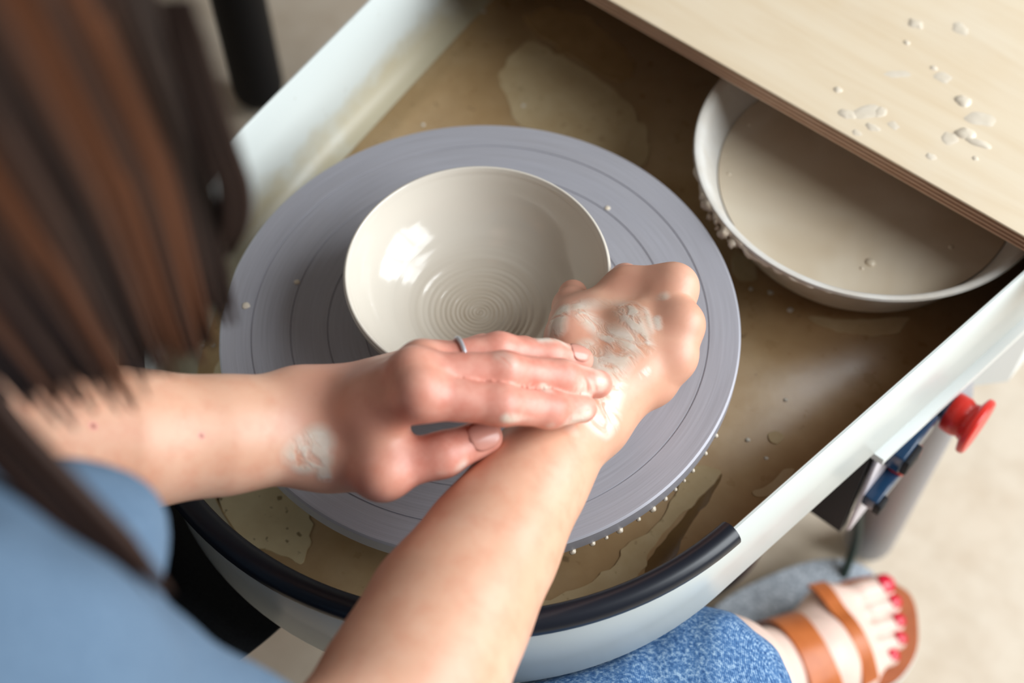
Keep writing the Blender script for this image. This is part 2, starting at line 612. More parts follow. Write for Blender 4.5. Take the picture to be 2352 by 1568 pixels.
# clay slip lying on the tray floor
def film(off, z): return [(x, y, z) for x, y in outline(off)]
zs = ZF + 0.0018
V = film(0.0218, zs - 0.0006) + film(0.0222, zs)
F = [(i, (i + 1) % npt, npt + (i + 1) % npt, npt + i) for i in range(npt)] + [tuple(npt + i for i in range(npt))]
slip = tag(mk('clay_slip', V, F, M['slip']), 'thin layer of brown wet clay slip on the tray floor', 'clay slip', None, 'stuff')

def rough_poly(pts, amp, seed, n=7):
    rnd = random.Random(seed)
    base = catmull([(p[0], p[1], 0) for p in pts], n, True)
    out = []
    for k, q in enumerate(base):
        nx = mnoise.noise(Vector((q[0] * 130 + seed, q[1] * 130, seed * 1.7)))
        ny = mnoise.noise(Vector((q[0] * 130, q[1] * 130 + 31, seed * 2.3)))
        out.append((q[0] + amp * nx, q[1] + amp * ny))
    return out

def patch(pts, mat, h, seed, amp=0.0028):
    poly = []
    for x, y in rough_poly(pts, amp, seed):          # keep inside the tray walls
        lim = (R0 - 0.0225 + math.sin(AL) * max(y, 0.0)) / math.cos(AL)
        if y < 0:
            r_ = math.hypot(x, y)
            if r_ > R0 - 0.0225: x, y = x * (R0 - 0.0225) / r_, y * (R0 - 0.0225) / r_
        x = max(-lim, min(lim, x))
        poly.append((x, y))
    V, F = slab(poly, zs - 0.0003, zs + h, 0.0003)
    return mk('slip_patch', V, F, mat, slip, autos=40)

zp = -0.064
patch([(-0.1667, 0.2111, 0.4360), (-0.1725, 0.2512, 0.4360), (-0.1428, 0.2548, 0.4360), (-0.0951, 0.2533, 0.4360), (-0.0510, 0.2389, 0.4360), (-0.0279, 0.2037, 0.4360), (-0.0772, 0.1949, 0.4360), (-0.1237, 0.1809, 0.4360), (-0.1440, 0.1923, 0.4360)], M['tan'], 0.0007, 3, 0.0045)
patch([(-0.1906, 0.2701, 0.4360), (-0.1733, 0.2971, 0.4360), (-0.1292, 0.2964, 0.4360), (-0.0911, 0.2801, 0.4360), (-0.1006, 0.2603, 0.4360), (-0.1513, 0.2598, 0.4360)], M['mid_slip'], 0.0004, 5, 0.006)
patch([(-0.0955, -0.1448, 0.4360), (-0.0725, -0.1662, 0.4360), (-0.0527, -0.1810, 0.4360), (-0.0296, -0.1864, 0.4360), (-0.0137, -0.1779, 0.4360), (0.0045, -0.1719, 0.4360), (-0.0014, -0.1569, 0.4360), (-0.0223, -0.1397, 0.4360), (-0.0513, -0.1282, 0.4360), (-0.0840, -0.1310, 0.4360)], M['cream'], 0.0008, 7)
patch([(-0.1383, -0.0990, 0.4360), (-0.1297, -0.1226, 0.4360), (-0.1029, -0.1511, 0.4360), (-0.0955, -0.1448, 0.4360), (-0.0955, -0.1239, 0.4360)], M['cream'], 0.0008, 9)
patch([(-0.0975, -0.1671, 0.4360), (-0.0800, -0.1685, 0.4360), (-0.0559, -0.1798, 0.4360), (-0.0410, -0.1865, 0.4360), (-0.0621, -0.1850, 0.4360), (-0.0881, -0.1794, 0.4360)], M['tan'], 0.0004, 10)
patch([(0.1449, 0.0332, 0.4360), (0.1588, 0.0417, 0.4360), (0.1634, 0.0308, 0.4360), (0.1604, -0.0011, 0.4360), (0.1604, -0.0316, 0.4360), (0.1651, -0.0462, 0.4360), (0.1576, -0.0744, 0.4360), (0.1389, -0.1081, 0.4360), (0.1308, -0.1024, 0.4360), (0.1426, -0.0762, 0.4360), (0.1499, -0.0479, 0.4360), (0.1466, -0.0395, 0.4360), (0.1523, -0.0079, 0.4360), (0.1479, 0.0157, 0.4360)], M['tan'], 0.0009, 11)
patch([(0.1620, 0.0396, 0.4360), (0.1676, 0.0205, 0.4360), (0.1695, -0.0088, 0.4360), (0.1765, -0.0291, 0.4360), (0.1688, -0.0468, 0.4360), (0.1624, -0.0299, 0.4360), (0.1625, 0.0006, 0.4360)], M['dark_slip'], 0.0004, 12, 0.0015)
patch([(0.1846, 0.0427, 0.4360), (0.1881, 0.0516, 0.4360), (0.1903, 0.0674, 0.4360), (0.1953, 0.0725, 0.4360), (0.1968, 0.0650, 0.4360), (0.1969, 0.0531, 0.4360), (0.1897, 0.0423, 0.4360)], M['tan'], 0.0009, 13, 0.0012)
patch([(0.1683, 0.0824, 0.4360), (0.1711, 0.0881, 0.4360), (0.1766, 0.0873, 0.4360), (0.1765, 0.0802, 0.4360), (0.1720, 0.0785, 0.4360)], M['tan'], 0.0009, 14, 0.0008)
patch([(0.1387, 0.1757, 0.4360), (0.1611, 0.1913, 0.4360), (0.1867, 0.2151, 0.4360), (0.1889, 0.2009, 0.4360), (0.1722, 0.1846, 0.4360), (0.1511, 0.1751, 0.4360)], M['tan'], 0.0009, 15)
patch([(0.0683, 0.1870, 0.4360), (0.0818, 0.1886, 0.4360), (0.0926, 0.1784, 0.4360), (0.0846, 0.1693, 0.4360), (0.0736, 0.1745, 0.4360)], M['tan'], 0.0009, 16, 0.002)

# ------------------------------------------------------------------ wheel head
RW = 0.16
prof = [(0.0001, H - 0.016), (RW - 0.006, H - 0.016), (RW - 0.0012, H - 0.013), (RW, H - 0.0115), (RW, H - 0.0012), (RW - 0.0012, H)]
for g in (0.1405, 0.1163, 0.0935, 0.0705, 0.047):
    prof += [(g + 0.0005, H), (g + 0.0002, H - 0.0007), (g - 0.0002, H - 0.0007), (g - 0.0005, H)]
prof += [(0.0001, H)]
V, F = lathe(prof, 180)
wh = tag(empty('wheel_head', (0, 0, H - 0.016)), 'large round grey metal wheel head with concentric grooves, under the clay bowl', 'wheel head')
mk('turning_disc', V, F, M['wheel'], wh, autos=25)
V, F = lathe([(0.0001, ZF + 0.002), (0.034, ZF + 0.002), (0.034, H - 0.022), (0.05, H - 0.0165), (0.0001, H - 0.0165)], 48)
mk('hub', V, F, M['grey'], wh, autos=40)
rnd = random.Random(4)
def blob(r, seed, sq=0.6, seg=10, rings_=6, amp=0.25):
    """lumpy flattened drop"""
    V, F = [], []
    for i in range(rings_ + 1):
        t = math.pi * i / rings_
        for k in range(seg):
            a = 2 * math.pi * k / seg
            d = Vector((math.sin(t) * math.cos(a), math.sin(t) * math.sin(a), math.cos(t)))
            q = r * (1 + amp * mnoise.noise(d * 1.6 + Vector((seed * 3.1, seed, 0))))
            V.append((d.x * q, d.y * q, d.z * q * sq))
    for i in range(rings_):
        for k in range(seg):
            k2 = (k + 1) % seg
            F.append((i * seg + k, (i + 1) * seg + k, (i + 1) * seg + k2, i * seg + k2))
    return V, F
dropm = None
for k in range(19):                       # slip drops hanging from the rim
    a = math.radians(-56 + k * 3.7 + rnd.uniform(-1.3, 1.3))
    if dropm is None:
        V, F = blob(0.0019, 2, 0.9, amp=0.4)
        d = mk('slip_drop', V, F, M['spatter'], wh)
        dropm = d.data
    else:
        d = link('slip_drop', dropm, None, wh)
    d.location = (RW * math.cos(a), RW * math.sin(a), H - 0.0125 - rnd.uniform(0, 0.0012))
    s = rnd.uniform(0.55, 1.1)
    d.scale = (s, s, s)

for (x, y, z), sc in (((-0.1176, -0.0861, 0.5000), 1.2), ((-0.1062, -0.0530, 0.5000), 0.9), ((0.0061, 0.1186, 0.5000), 0.8)):
    V, F = blob(0.0022 * sc, x * 50, 0.18, 12, 6, 0.4)
    mk('slip_smear', shift(V, (x, y, H + 0.0002)), F, M['spatter'], wh)
for (x, y, z), sc in (((0.0943, 0.1683, 0.4360), 1.0), ((0.1061, 0.1744, 0.4360), 1.2), ((0.1606, 0.0710, 0.4360), 1.0), ((0.1770, 0.0676, 0.4360), 0.8), ((-0.1576, -0.1026, 0.4360), 1.0), ((-0.1518, -0.0982, 0.4360), 0.8), ((-0.1323, 0.1975, 0.4360), 1.1), ((-0.2212, 0.2534, 0.4360), 1.2), ((0.1243, 0.1710, 0.4360), 1.3), ((0.1621, 0.1109, 0.4360), 0.9), ((-0.1769, 0.1354, 0.4360), 0.9), ((-0.2055, 0.0017, 0.4360), 0.7)):
    V, F = blob(0.0016 * sc, x * 70, 0.4, 8, 5, 0.5)
    mk('slip_fleck', shift(V, (x, y, zs + 0.0003)), F, M['clay_drop'], slip)

# ------------------------------------------------------------------ clay bowl
def bowl_profile():
    inner = catmull([(0.0001, 0, 0.0065), (0.016, 0, 0.0068), (0.030, 0, 0.0085), (0.046, 0, 0.0145), (0.060, 0, 0.0245), (0.0692, 0, 0.0365), (0.0738, 0, 0.0465), (0.0752, 0, 0.0505)], 9)
    lip = catmull([(0.0752, 0, 0.0505), (0.0764, 0, 0.0526), (0.0778, 0, 0.0524), (0.0786, 0, 0.0505)], 4)
    outer = catmull([(0.0786, 0, 0.0505), (0.0772, 0, 0.0440), (0.0722, 0, 0.0330), (0.0630, 0, 0.0195), (0.0520, 0, 0.0085), (0.0455, 0, 0.0025), (0.0450, 0, 0.0002)], 6)
    return inner, lip, outer
inner, lip, outer = bowl_profile()
SEG = 144
bowl = tag(empty('clay_bowl', (0, 0, H)), 'wet cream clay bowl being thrown on the wheel, spiral at its bottom', 'bowl')
dense = []
for i in range(len(inner) - 1):
    for k in range(4): dense.append(inner[i] + (inner[i + 1] - inner[i]) * k / 4)
dense.append(inner[-1])
dense += lip[1:]
V, F = [], []
for p in dense:
    r = p[0]
    for s in range(SEG):
        a = 2 * math.pi * s / SEG
        z = p[2]
        if r < 0.0745:                    # throwing ridges run as one spiral
            w = max(0.0, 1 - r / 0.060)
            ph = 2 * math.pi * r / (0.0022 + 0.020 * r) + a
            z += (0.00026 if r < 0.034 else 0.00008) * w ** 0.7 * math.sin(ph) + 0.00012 * math.sin(2 * math.pi * r / 0.0105 + a) + 0.0007 * math.exp(-((r - 0.0375) / 0.0022) ** 2) * (0.7 + 0.3 * math.sin(a * 1.0))
        V.append((r * math.cos(a), r * math.sin(a), H + z))
for i in range(len(dense) - 1):
    for s in range(SEG):
        s2 = (s + 1) % SEG
        F.append((i * SEG + s, i * SEG + s2, (i + 1) * SEG + s2, (i + 1) * SEG + s))
mk('bowl_inside', V, F, M['clay'], bowl)
V, F = lathe([(p[0], H + p[2]) for p in outer], SEG)
F = [tuple(reversed(f)) for f in F]
F = [tuple(reversed(f)) for f in F]
mk('bowl_outside', V, F, M['clay_rim'], bowl)

# ------------------------------------------------------------------ water basin and slip water
BC = (0.1150, 0.2625)
zb = ZF + 0.003
prof = [(0.001, zb), (0.070, zb), (0.080, zb + 0.003), (0.0925, zb + 0.020), (0.1075, zb + 0.052), (0.1128, H + 0.0015), (0.1172, H + 0.0030), (0.1180, H + 0.0045), (0.1172, H + 0.0062), (0.1150, H + 0.0062), (0.1120, H + 0.0040), (0.1100, H + 0.0005), (0.1045, zb + 0.052), (0.0895, zb + 0.021), (0.078, zb + 0.0055), (0.001, zb + 0.004)]
V, F = lathe(prof, 120)
basin = tag(empty('water_basin', (BC[0], BC[1], zb)), 'round white plastic basin of slip water under the plywood board', 'basin')
mk('basin_shell', shift(V, (BC[0], BC[1], 0)), F, M['basin'], basin, autos=60)
crust, crad = [], []
for k in range(90):                       # wet clay wiped off along the rim
    a = math.radians(210 + k * 0.95)
    e = max(0.0, math.sin(math.pi * k / 89))
    nz = 0.5 + 0.9 * mnoise.noise(Vector((k * 0.41, 2.2, 0.5)))
    rr = 0.1170 + 0.0016 * mnoise.noise(Vector((k * 0.33, 9.1, 0)))
    crust.append((BC[0] + rr * math.cos(a), BC[1] + rr * math.sin(a), H + 0.0042 - 0.0028 * max(0, nz) * e))
    crad.append(0.0005 + e * (0.0008 + 0.0022 * max(0.0, nz)) * (1.35 if 26 < k < 52 else 0.8))
V, F = tube(crust, crad, 8)
mk('rim_clay_crust', V, F, M['clay_rim'], basin)
for k in range(9):
    a = math.radians(240 + k * 2.0 + rnd.uniform(-2, 2))
    s_ = rnd.uniform(0.0018, 0.0042)
    V, F = blob(s_, k * 1.3, 0.9, amp=0.6)
    rr = 0.1178 + rnd.uniform(0, 0.002)
    mk('rim_clay_lump', shift(V, (BC[0] + rr * math.cos(a), BC[1] + rr * math.sin(a), H + 0.0025 - rnd.uniform(0, 0.004))), F, M['clay_rim'], basin)
zw = H - 0.021
V, F = lathe([(0.001, zb + 0.0065), (0.0755, zb + 0.007), (0.0875, zb + 0.0215), (0.0978, zw - 0.002), (0.0988, zw)], 96)
V, F = list(V), list(F)
F.append(tuple(4 * 96 + s for s in range(96)))
water = tag(mk('slip_water', shift(V, (BC[0], BC[1], 0)), F, M['water'], None, autos=50), 'cloudy beige slip water filling the white basin', 'slip water', None, 'stuff')
for (x, y, z), r in (((0.1549, 0.2065, 0.4795), 0.0034), ((0.1881, 0.2510, 0.4795), 0.0018), ((0.0258, 0.2543, 0.4795), 0.0012), ((0.0409, 0.2089, 0.4795), 0.0016), ((0.1531, 0.1990, 0.4795), 0.0015)):
    V, F = blob(r, r * 900, 0.55, 16, 8, 0.05)
    mk('bubble', shift(V, (x, y, zw)), F, M['water'], water)

# ------------------------------------------------------------------ plywood board resting on the back of the tray
board = tag(empty('plywood_board', (0, 0.24, ZR)), 'pale birch plywood board laid across the back of the tray, spattered with clay', 'board')
B0, B1, BX0, BX1 = 0.2423, 0.64, -0.30, 0.335
zt0, zt1 = ZR + 0.0008, ZR + 0.0128
nl = 7
th = (zt1 - zt0) / nl
for k in range(nl):
    ins = 0.0 if k % 2 == 0 else 0.0005
    top = k == nl - 1
    me = box((BX0 + BX1) / 2, (B0 + B1) / 2, zt0 + th * (k + 0.5), BX1 - BX0 - 2 * ins, B1 - B0 - 2 * ins, th, 0.0002 if not top else 0.0004, 1)
    o = link('top_veneer' if top else 'ply_layer', me, M['wood'] if top else M['ply_a' if k % 2 else 'ply_b'], board, False)
def splat(px, seed, sx, sy, rot, h, sq=1.0):
    n = 26
    V = [(0, 0, h)]
    prof = [(0.45, 0.92), (0.8, 0.55), (1.0, 0.0)]
    for f, hh in prof:
        for k in range(n):
            a = 2 * math.pi * k / n
            q = 1 + 0.32 * mnoise.noise(Vector((math.cos(a) * 1.3 + seed, math.sin(a) * 1.3, seed * 2.1)))
            x, y = sx * f * q * math.cos(a), sy * f * q * math.sin(a)
            zz = h * hh * (1 + 0.35 * mnoise.noise(Vector((x * 300, y * 300, seed))))
            V.append((x * math.cos(rot) - y * math.sin(rot), x * math.sin(rot) + y * math.cos(rot), zz))
    F = [(0, 1 + k, 1 + (k + 1) % n) for k in range(n)]
    for l in range(2):
        for k in range(n):
            F.append((1 + l * n + k, 1 + (l + 1) * n + k, 1 + (l + 1) * n + (k + 1) % n, 1 + l * n + (k + 1) % n))
    mk('clay_spatter', shift(V, (px[0], px[1], zt1)), F, M['spatter'], board)
zq = 0.0328
for px, sx, sy, rot, h in (((0.0825, 0.3569, 0.5328), .0042, .0032, 0, .0016), ((0.1077, 0.3719, 0.5328), .0052, .0036, -.4, .0009), ((0.0872, 0.3377, 0.5328), .0018, .0014, 0, .0012), ((0.1133, 0.3290, 0.5328), .0020, .0016, 0, .0011),
        ((0.1222, 0.3252, 0.5328), .0045, .0034, .3, .0006), ((0.0756, 0.2720, 0.5328), .0020, .0020, 0, .0014), ((0.0918, 0.2575, 0.5328), .0042, .0032, .2, .0013), ((0.1006, 0.2669, 0.5328), .0085, .0042, .9, .0008), ((0.1076, 0.2727, 0.5328), .0030, .0040, 0, .0010),
        ((0.1104, 0.2584, 0.5328), .0036, .0022, .2, .0009), ((0.1436, 0.3157, 0.5328), .0040, .0036, 0, .0022), ((0.1602, 0.3087, 0.5328), .0074, .0046, .4, .0011), ((0.1533, 0.2816, 0.5328), .0038, .0042, 0, .0008), ((0.1594, 0.2916, 0.5328), .0050, .0040, .2, .0026),
        ((0.1696, 0.2904, 0.5328), .0064, .0026, 0.1, .0018), ((0.1524, 0.2609, 0.5328), .0026, .0020, 0, .0008), ((0.1746, 0.2776, 0.5328), .0016, .0014, 0, .0009), ((0.1056, 0.2480, 0.5328), .0026, .0018, 0, .0006), ((0.0975, 0.3086, 0.5328), .006, .0024, .7, .0003), ((0.1201, 0.2684, 0.5328), .0030, .0024, 0, .0004)):
    splat(px, px[0] * 97, sx * 1.35, sy * 1.35, rot, h * 0.6)

# ------------------------------------------------------------------ wheel body under the tray
body = tag(empty('pottery_wheel', (0, 0.2, 0)), 'white pottery wheel body under the tray with red knob and switches on its side', 'pottery wheel')
def part(name, me, mat, parent=body, smooth=True, autos=35): return link(name, me, mat, parent, smooth, autos)
zc = ZF - 0.0045
XR = 0.2325
# top plate with a turned-down edge
V, F = slab([(-0.235, 0.118), (XR + 0.0005, 0.118), (0.262, 0.345), (0.262, 0.42), (-0.262, 0.42)], zc - 0.007, zc - 0.0005)
mk('top_plate', V, F, M['white'], body, autos=30)
# control box: black front, white side
V, F = slab([(-0.222, 0.125), (0.222, 0.125), (0.224, 0.268), (0.252, 0.30), (0.252, 0.418), (-0.252, 0.418), (-0.252, 0.30)], zc - 0.110, zc - 0.0075)
mk('housing', V, F, M['white'], body, autos=30)
V, F = slab([(0.10, 0.1165), (XR - 0.008, 0.1165), (XR - 0.008, 0.1238), (0.10, 0.1238)], zc - 0.112, zc - 0.008)
mk('front_plate', V, F, M['black'], body, autos=30)
part('control_panel', box(XR - 0.0045, 0.195, zc - 0.060, 0.003, 0.150, 0.100, 0.0010), M['panel'])
XP = XR - 0.0030
sw = part('power_switch', box(XP + 0.005, 0.160, zc - 0.030, 0.012, 0.044, 0.020, 0.002), M['switch'])
part('rocker', box(XP + 0.012, 0.148, zc - 0.031, 0.006, 0.018, 0.016, 0.0015), M['black'], sw)
part('indicator_lamp', box(XP + 0.006, 0.160, zc - 0.052, 0.013, 0.026, 0.015, 0.004), M['red'])
sw = part('direction_switch', box(XP + 0.005, 0.138, zc - 0.062, 0.011, 0.036, 0.013, 0.002), M['switch'])
part('rocker', box(XP + 0.011, 0.125, zc - 0.063, 0.006, 0.011, 0.012, 0.0015), M['black'], sw)
# red speed knob on a steel collar
def lathe_x(prof, c, seg=48):
    V, F = lathe(prof, seg)
    return [(c[0] + v[2], c[1] + v[0], c[2] + v[1]) for v in V], F
kc = (XP, 0.198, zc - 0.032)
V, F = lathe_x([(0.0001, 0), (0.0105, 0), (0.0105, 0.013), (0.0001, 0.013)], kc)
mk('knob_collar', V, F, M['steel'], body, autos=35)
V, F = lathe_x([(0.0001, 0.012), (0.0135, 0.012), (0.0142, 0.013), (0.0142, 0.021), (0.0128, 0.0245), (0.0140, 0.0275), (0.0200, 0.0295), (0.0208, 0.0305), (0.0208, 0.0330), (0.0195, 0.0345), (0.0001, 0.0352)], kc, 64)
mk('red_knob', V, F, M['red'], body, autos=35)
# legs with rounded ends
for x, y in ((0.215, 0.275), (-0.215, 0.275), (0.13, 0.40), (-0.13, 0.40)):
    V, F = round_tube([(x * 1.02, y - 0.02, zc - 0.10), (x * 0.97, y + 0.01, 0.024)], 0.023, 20)
    mk('leg', V, F, M['grey'], body)
part('shaft_housing', box(0, 0.03, zc - 0.045, 0.15, 0.20, 0.085, 0.012), M['white'])

# ------------------------------------------------------------------ foot pedal and cables
ped = tag(empty('foot_pedal', (0.20, 0.16, 0)), 'grey textured foot pedal on the floor under the sandalled foot', 'pedal')
def pedal_poly(s):
    c = np.array((0.214, 0.158)); ax = np.array((0.42, 0.907)); sd = np.array((0.907, -0.42))
    out = []
    for k in range(40):
        a = 2 * math.pi * k / 40
        u, v = math.cos(a), math.sin(a)
        u = math.copysign(abs(u) ** 0.75, u); v = math.copysign(abs(v) ** 0.75, v)
        q = c + ax * (0.095 * s * u) + sd * (0.060 * s * v)
        out.append((q[0], q[1]))
    return out
pb = pedal_poly(1.0)
def tilt(V): return [(x, y, z + (0.020 * ((y - 0.15) / 0.1) if z > 0.03 else 0)) for x, y, z in V]
V = [(x, y, 0.0) for x, y in pedal_poly(1.02)] + [(x, y, 0.024) for x, y in pb] + [(x, y, 0.034) for x, y in pb] + [(x, y, 0.0405) for x, y in pedal_poly(0.95)] + [(x, y, 0.0425) for x, y in pedal_poly(0.6)]
F = [(l * 40 + i, l * 40 + (i + 1) % 40, (l + 1) * 40 + (i + 1) % 40, (l + 1) * 40 + i) for l in range(4) for i in range(40)]
F += [tuple(4 * 40 + i for i in range(40)), tuple(reversed(range(40)))]
mk('pedal_plate', V, F, M['pedal'], ped, autos=50)
V, F = tube(catmull([(0.215, 0.225, 0.035), (0.208, 0.246, 0.075), (0.200, 0.232, 0.16), (0.204, 0.17, 0.27), (0.206, 0.15, 0.316)], 10), 0.0042, 10)
mk('pedal_cable', V, F, M['cable'], ped)
cord = catmull([(0.168, 0.135, 0.316), (0.168, 0.108, 0.20), (0.130, 0.106, 0.07), (0.112, 0.110, 0.012), (0.095, 0.112, 0.010), (0.07, 0.13, 0.009), (0.03, 0.20, 0.009), (-0.02, 0.36, 0.009), (-0.06, 0.62, 0.009)], 10)
V, F = tube(cord, 0.0065, 12)
cd = tag(empty('power_cord', (0.15, 0.13, 0)), 'black power cord dropping from under the tray to the floor', 'cord')
mk('cord', V, F, M['rubber'], cd)
V, F = tube(catmull([(0.127, 0.107, 0.06), (0.115, 0.100, 0.055), (0.110, 0.09, 0.03), (0.10, 0.08, 0.009)], 8), 0.0055, 10)
mk('cord_branch', V, F, M['rubber'], cd)
part('plug_connector', box(0.100, 0.150, 0.0125, 0.026, 0.016, 0.018, 0.003, rot=Matrix.Rotation(0.5, 4, 'Z')), M['steel'], cd)

# ------------------------------------------------------------------ stool standing behind the wheel, one black leg in view
stool = tag(empty('stool', (-0.80, 0.48, 0)), 'stool with thick black legs standing on the floor beyond the tray', 'stool')
for x, y in ((-0.635, 0.315), (-1.00, 0.315), (-0.66, 0.69), (-1.00, 0.69)):
    V, F = round_tube([(x, y, 0.030), (x, y, 0.60)], 0.030, 24)
    mk('leg', V, F, M['black'], stool)
part('stool_seat', box(-0.82, 0.50, 0.645, 0.46, 0.46, 0.035, 0.012), M['seat'], stool)

# ------------------------------------------------------------------ signed-distance sculpting
def seg_d(p, a, b, r1, r2):
    ax, ay, az = [float(v) for v in a]
    bx, by, bz = float(b[0]) - ax, float(b[1]) - ay, float(b[2]) - az
    x = p[:, 0] - ax; y = p[:, 1] - ay; z = p[:, 2] - az
    t = x * bx; t += y * by; t += z * bz
    t *= 1.0 / max(bx * bx + by * by + bz * bz, 1e-12)
    np.clip(t, 0, 1, out=t)
    x -= t * bx; y -= t * by; z -= t * bz
    x *= x; y *= y; z *= z
    x += y; x += z
    np.sqrt(x, out=x)
    t *= (r2 - r1); t += r1
    x -= t
    return x

def ell_d(p, c, rad, rot=None):
    q = p - np.asarray(c, np.float32)
    if rot is not None: q = q @ np.asarray(rot, np.float32)
    q = q / np.asarray(rad, np.float32)
    k = np.sqrt((q * q).sum(1))
    return (k - 1) * min(rad) * 0.9

def smin(a, b, k):
    h = np.maximum(k - np.abs(a - b), 0) / k
    return np.minimum(a, b) - h * h * k * 0.25

def chain(p, pts, k=0.004):
    d = None
    for (a, ra), (b, rb) in zip(pts[:-1], pts[1:]):
        e = seg_d(p, a, b, ra, rb)
        d = e if d is None else smin(d, e, k)
    return d

def sculpt(f, lo, hi, h):
    """surface nets over a block-sparse grid; returns verts (N,3), quads (M,4)"""
    lo = np.asarray(lo, np.float32); hi = np.asarray(hi, np.float32)
    B = 8
    nb = np.maximum(1, np.ceil((hi - lo) / (h * B)).astype(int))
    n = nb * B + 1
    G = np.empty(tuple(n), np.float32)
    ix = np.stack(np.meshgrid(*[np.arange(k) for k in nb], indexing='ij'), -1).reshape(-1, 3)
    cen = lo + (ix + 0.5) * (B * h)
    fc = f(np.asfortranarray(cen.astype(np.float32)))
    sg = np.where(fc > 0, 1.0, -1.0).astype(np.float32).reshape(tuple(nb))
    G[:-1, :-1, :-1] = sg.repeat(B, 0).repeat(B, 1).repeat(B, 2)
    G[-1] = G[-2]; G[:, -1] = G[:, -2]; G[:, :, -1] = G[:, :, -2]
    act = ix[np.abs(fc) < B * h * 0.95 + 0.0015]
    g = np.stack(np.meshgrid(*[np.arange(B + 1)] * 3, indexing='ij'), -1).reshape(-1, 3)
    CH = 40
    for s in range(0, len(act), CH):
        blk = act[s:s + CH]
        P_ = lo + (blk[:, None, :] * B + g[None]) * h
        val = f(np.asfortranarray(P_.reshape(-1, 3).astype(np.float32))).reshape(len(blk), B + 1, B + 1, B + 1)
        for (i, j, k), v in zip(blk, val):
            G[i * B:i * B + B + 1, j * B:j * B + B + 1, k * B:k * B + B + 1] = v
    G[0] = np.maximum(G[0], h); G[-1] = np.maximum(G[-1], h)
    G[:, 0] = np.maximum(G[:, 0], h); G[:, -1] = np.maximum(G[:, -1], h)
    G[:, :, 0] = np.maximum(G[:, :, 0], h); G[:, :, -1] = np.maximum(G[:, :, -1], h)
    neg = G < 0
    c = [neg[i:n[0] - 1 + i, j:n[1] - 1 + j, k:n[2] - 1 + k] for i in (0, 1) for j in (0, 1) for k in (0, 1)]
    al = c[0].copy(); an = c[0].copy()
    for q in c[1:]:
        al &= q; an |= q
    cell = np.argwhere(an & ~al)
    idx = -np.ones(tuple(n - 1), np.int64)
    idx[tuple(cell.T)] = np.arange(len(cell))
    cv = np.stack([G[cell[:, 0] + i, cell[:, 1] + j, cell[:, 2] + k] for i in (0, 1) for j in (0, 1) for k in (0, 1)], 1)
    off = np.array([(i, j, k) for i in (0, 1) for j in (0, 1) for k in (0, 1)], np.float32)
    acc = np.zeros((len(cell), 3), np.float32); cnt = np.zeros(len(cell), np.float32)
    for a in range(8):
        for b in range(a + 1, 8):
            if np.abs(off[a] - off[b]).sum() != 1: continue
            m = (cv[:, a] < 0) != (cv[:, b] < 0)
            t = np.where(m, cv[:, a] / np.where(m, cv[:, a] - cv[:, b], 1), 0)
            acc += np.where(m[:, None], off[a] + t[:, None] * (off[b] - off[a]), 0)
            cnt += m
    verts = lo + (cell + acc / cnt[:, None]) * h
    Q = []
    for ax in range(3):
        o1, o2 = [(1, 2), (2, 0), (0, 1)][ax]
        s0 = [slice(None)] * 3; s1 = [slice(None)] * 3
        s0[ax] = slice(0, -1); s1[ax] = slice(1, None)
        x = neg[tuple(s0)] != neg[tuple(s1)]
        e = np.argwhere(x)
        e = e[(e[:, o1] > 0) & (e[:, o2] > 0) & (e[:, o1] < n[o1] - 1) & (e[:, o2] < n[o2] - 1)]
        d1 = np.zeros(3, int); d1[o1] = 1
        d2 = np.zeros(3, int); d2[o2] = 1
        q = np.stack([idx[tuple((e - d1 - d2).T)], idx[tuple((e - d2).T)], idx[tuple(e.T)], idx[tuple((e - d1).T)]], 1)
        fl = ~neg[tuple(e.T)]
        q[fl] = q[fl][:, ::-1]
        Q.append(q)
    return verts, np.concatenate(Q)

def grow_bounds(pts, m):
    a = np.array(pts, float)
    return a.min(0) - m, a.max(0) + m

# ------------------------------------------------------------------ the potter
person = tag(empty('person', (0, -0.56, 0)), 'person with long brown hair in blue shirt and jeans, both hands around the clay bowl', 'person')
ELB_R = np.array((0.172, -0.292, H + 0.120)); SHO_R = np.array((0.150, -0.374, H + 0.356))
ELB_L = np.array((-0.135, -0.350, H + 0.160)); SHO_L = np.array((-0.165, -0.380, H + 0.385))
V3 = lambda t: np.array(t, float)

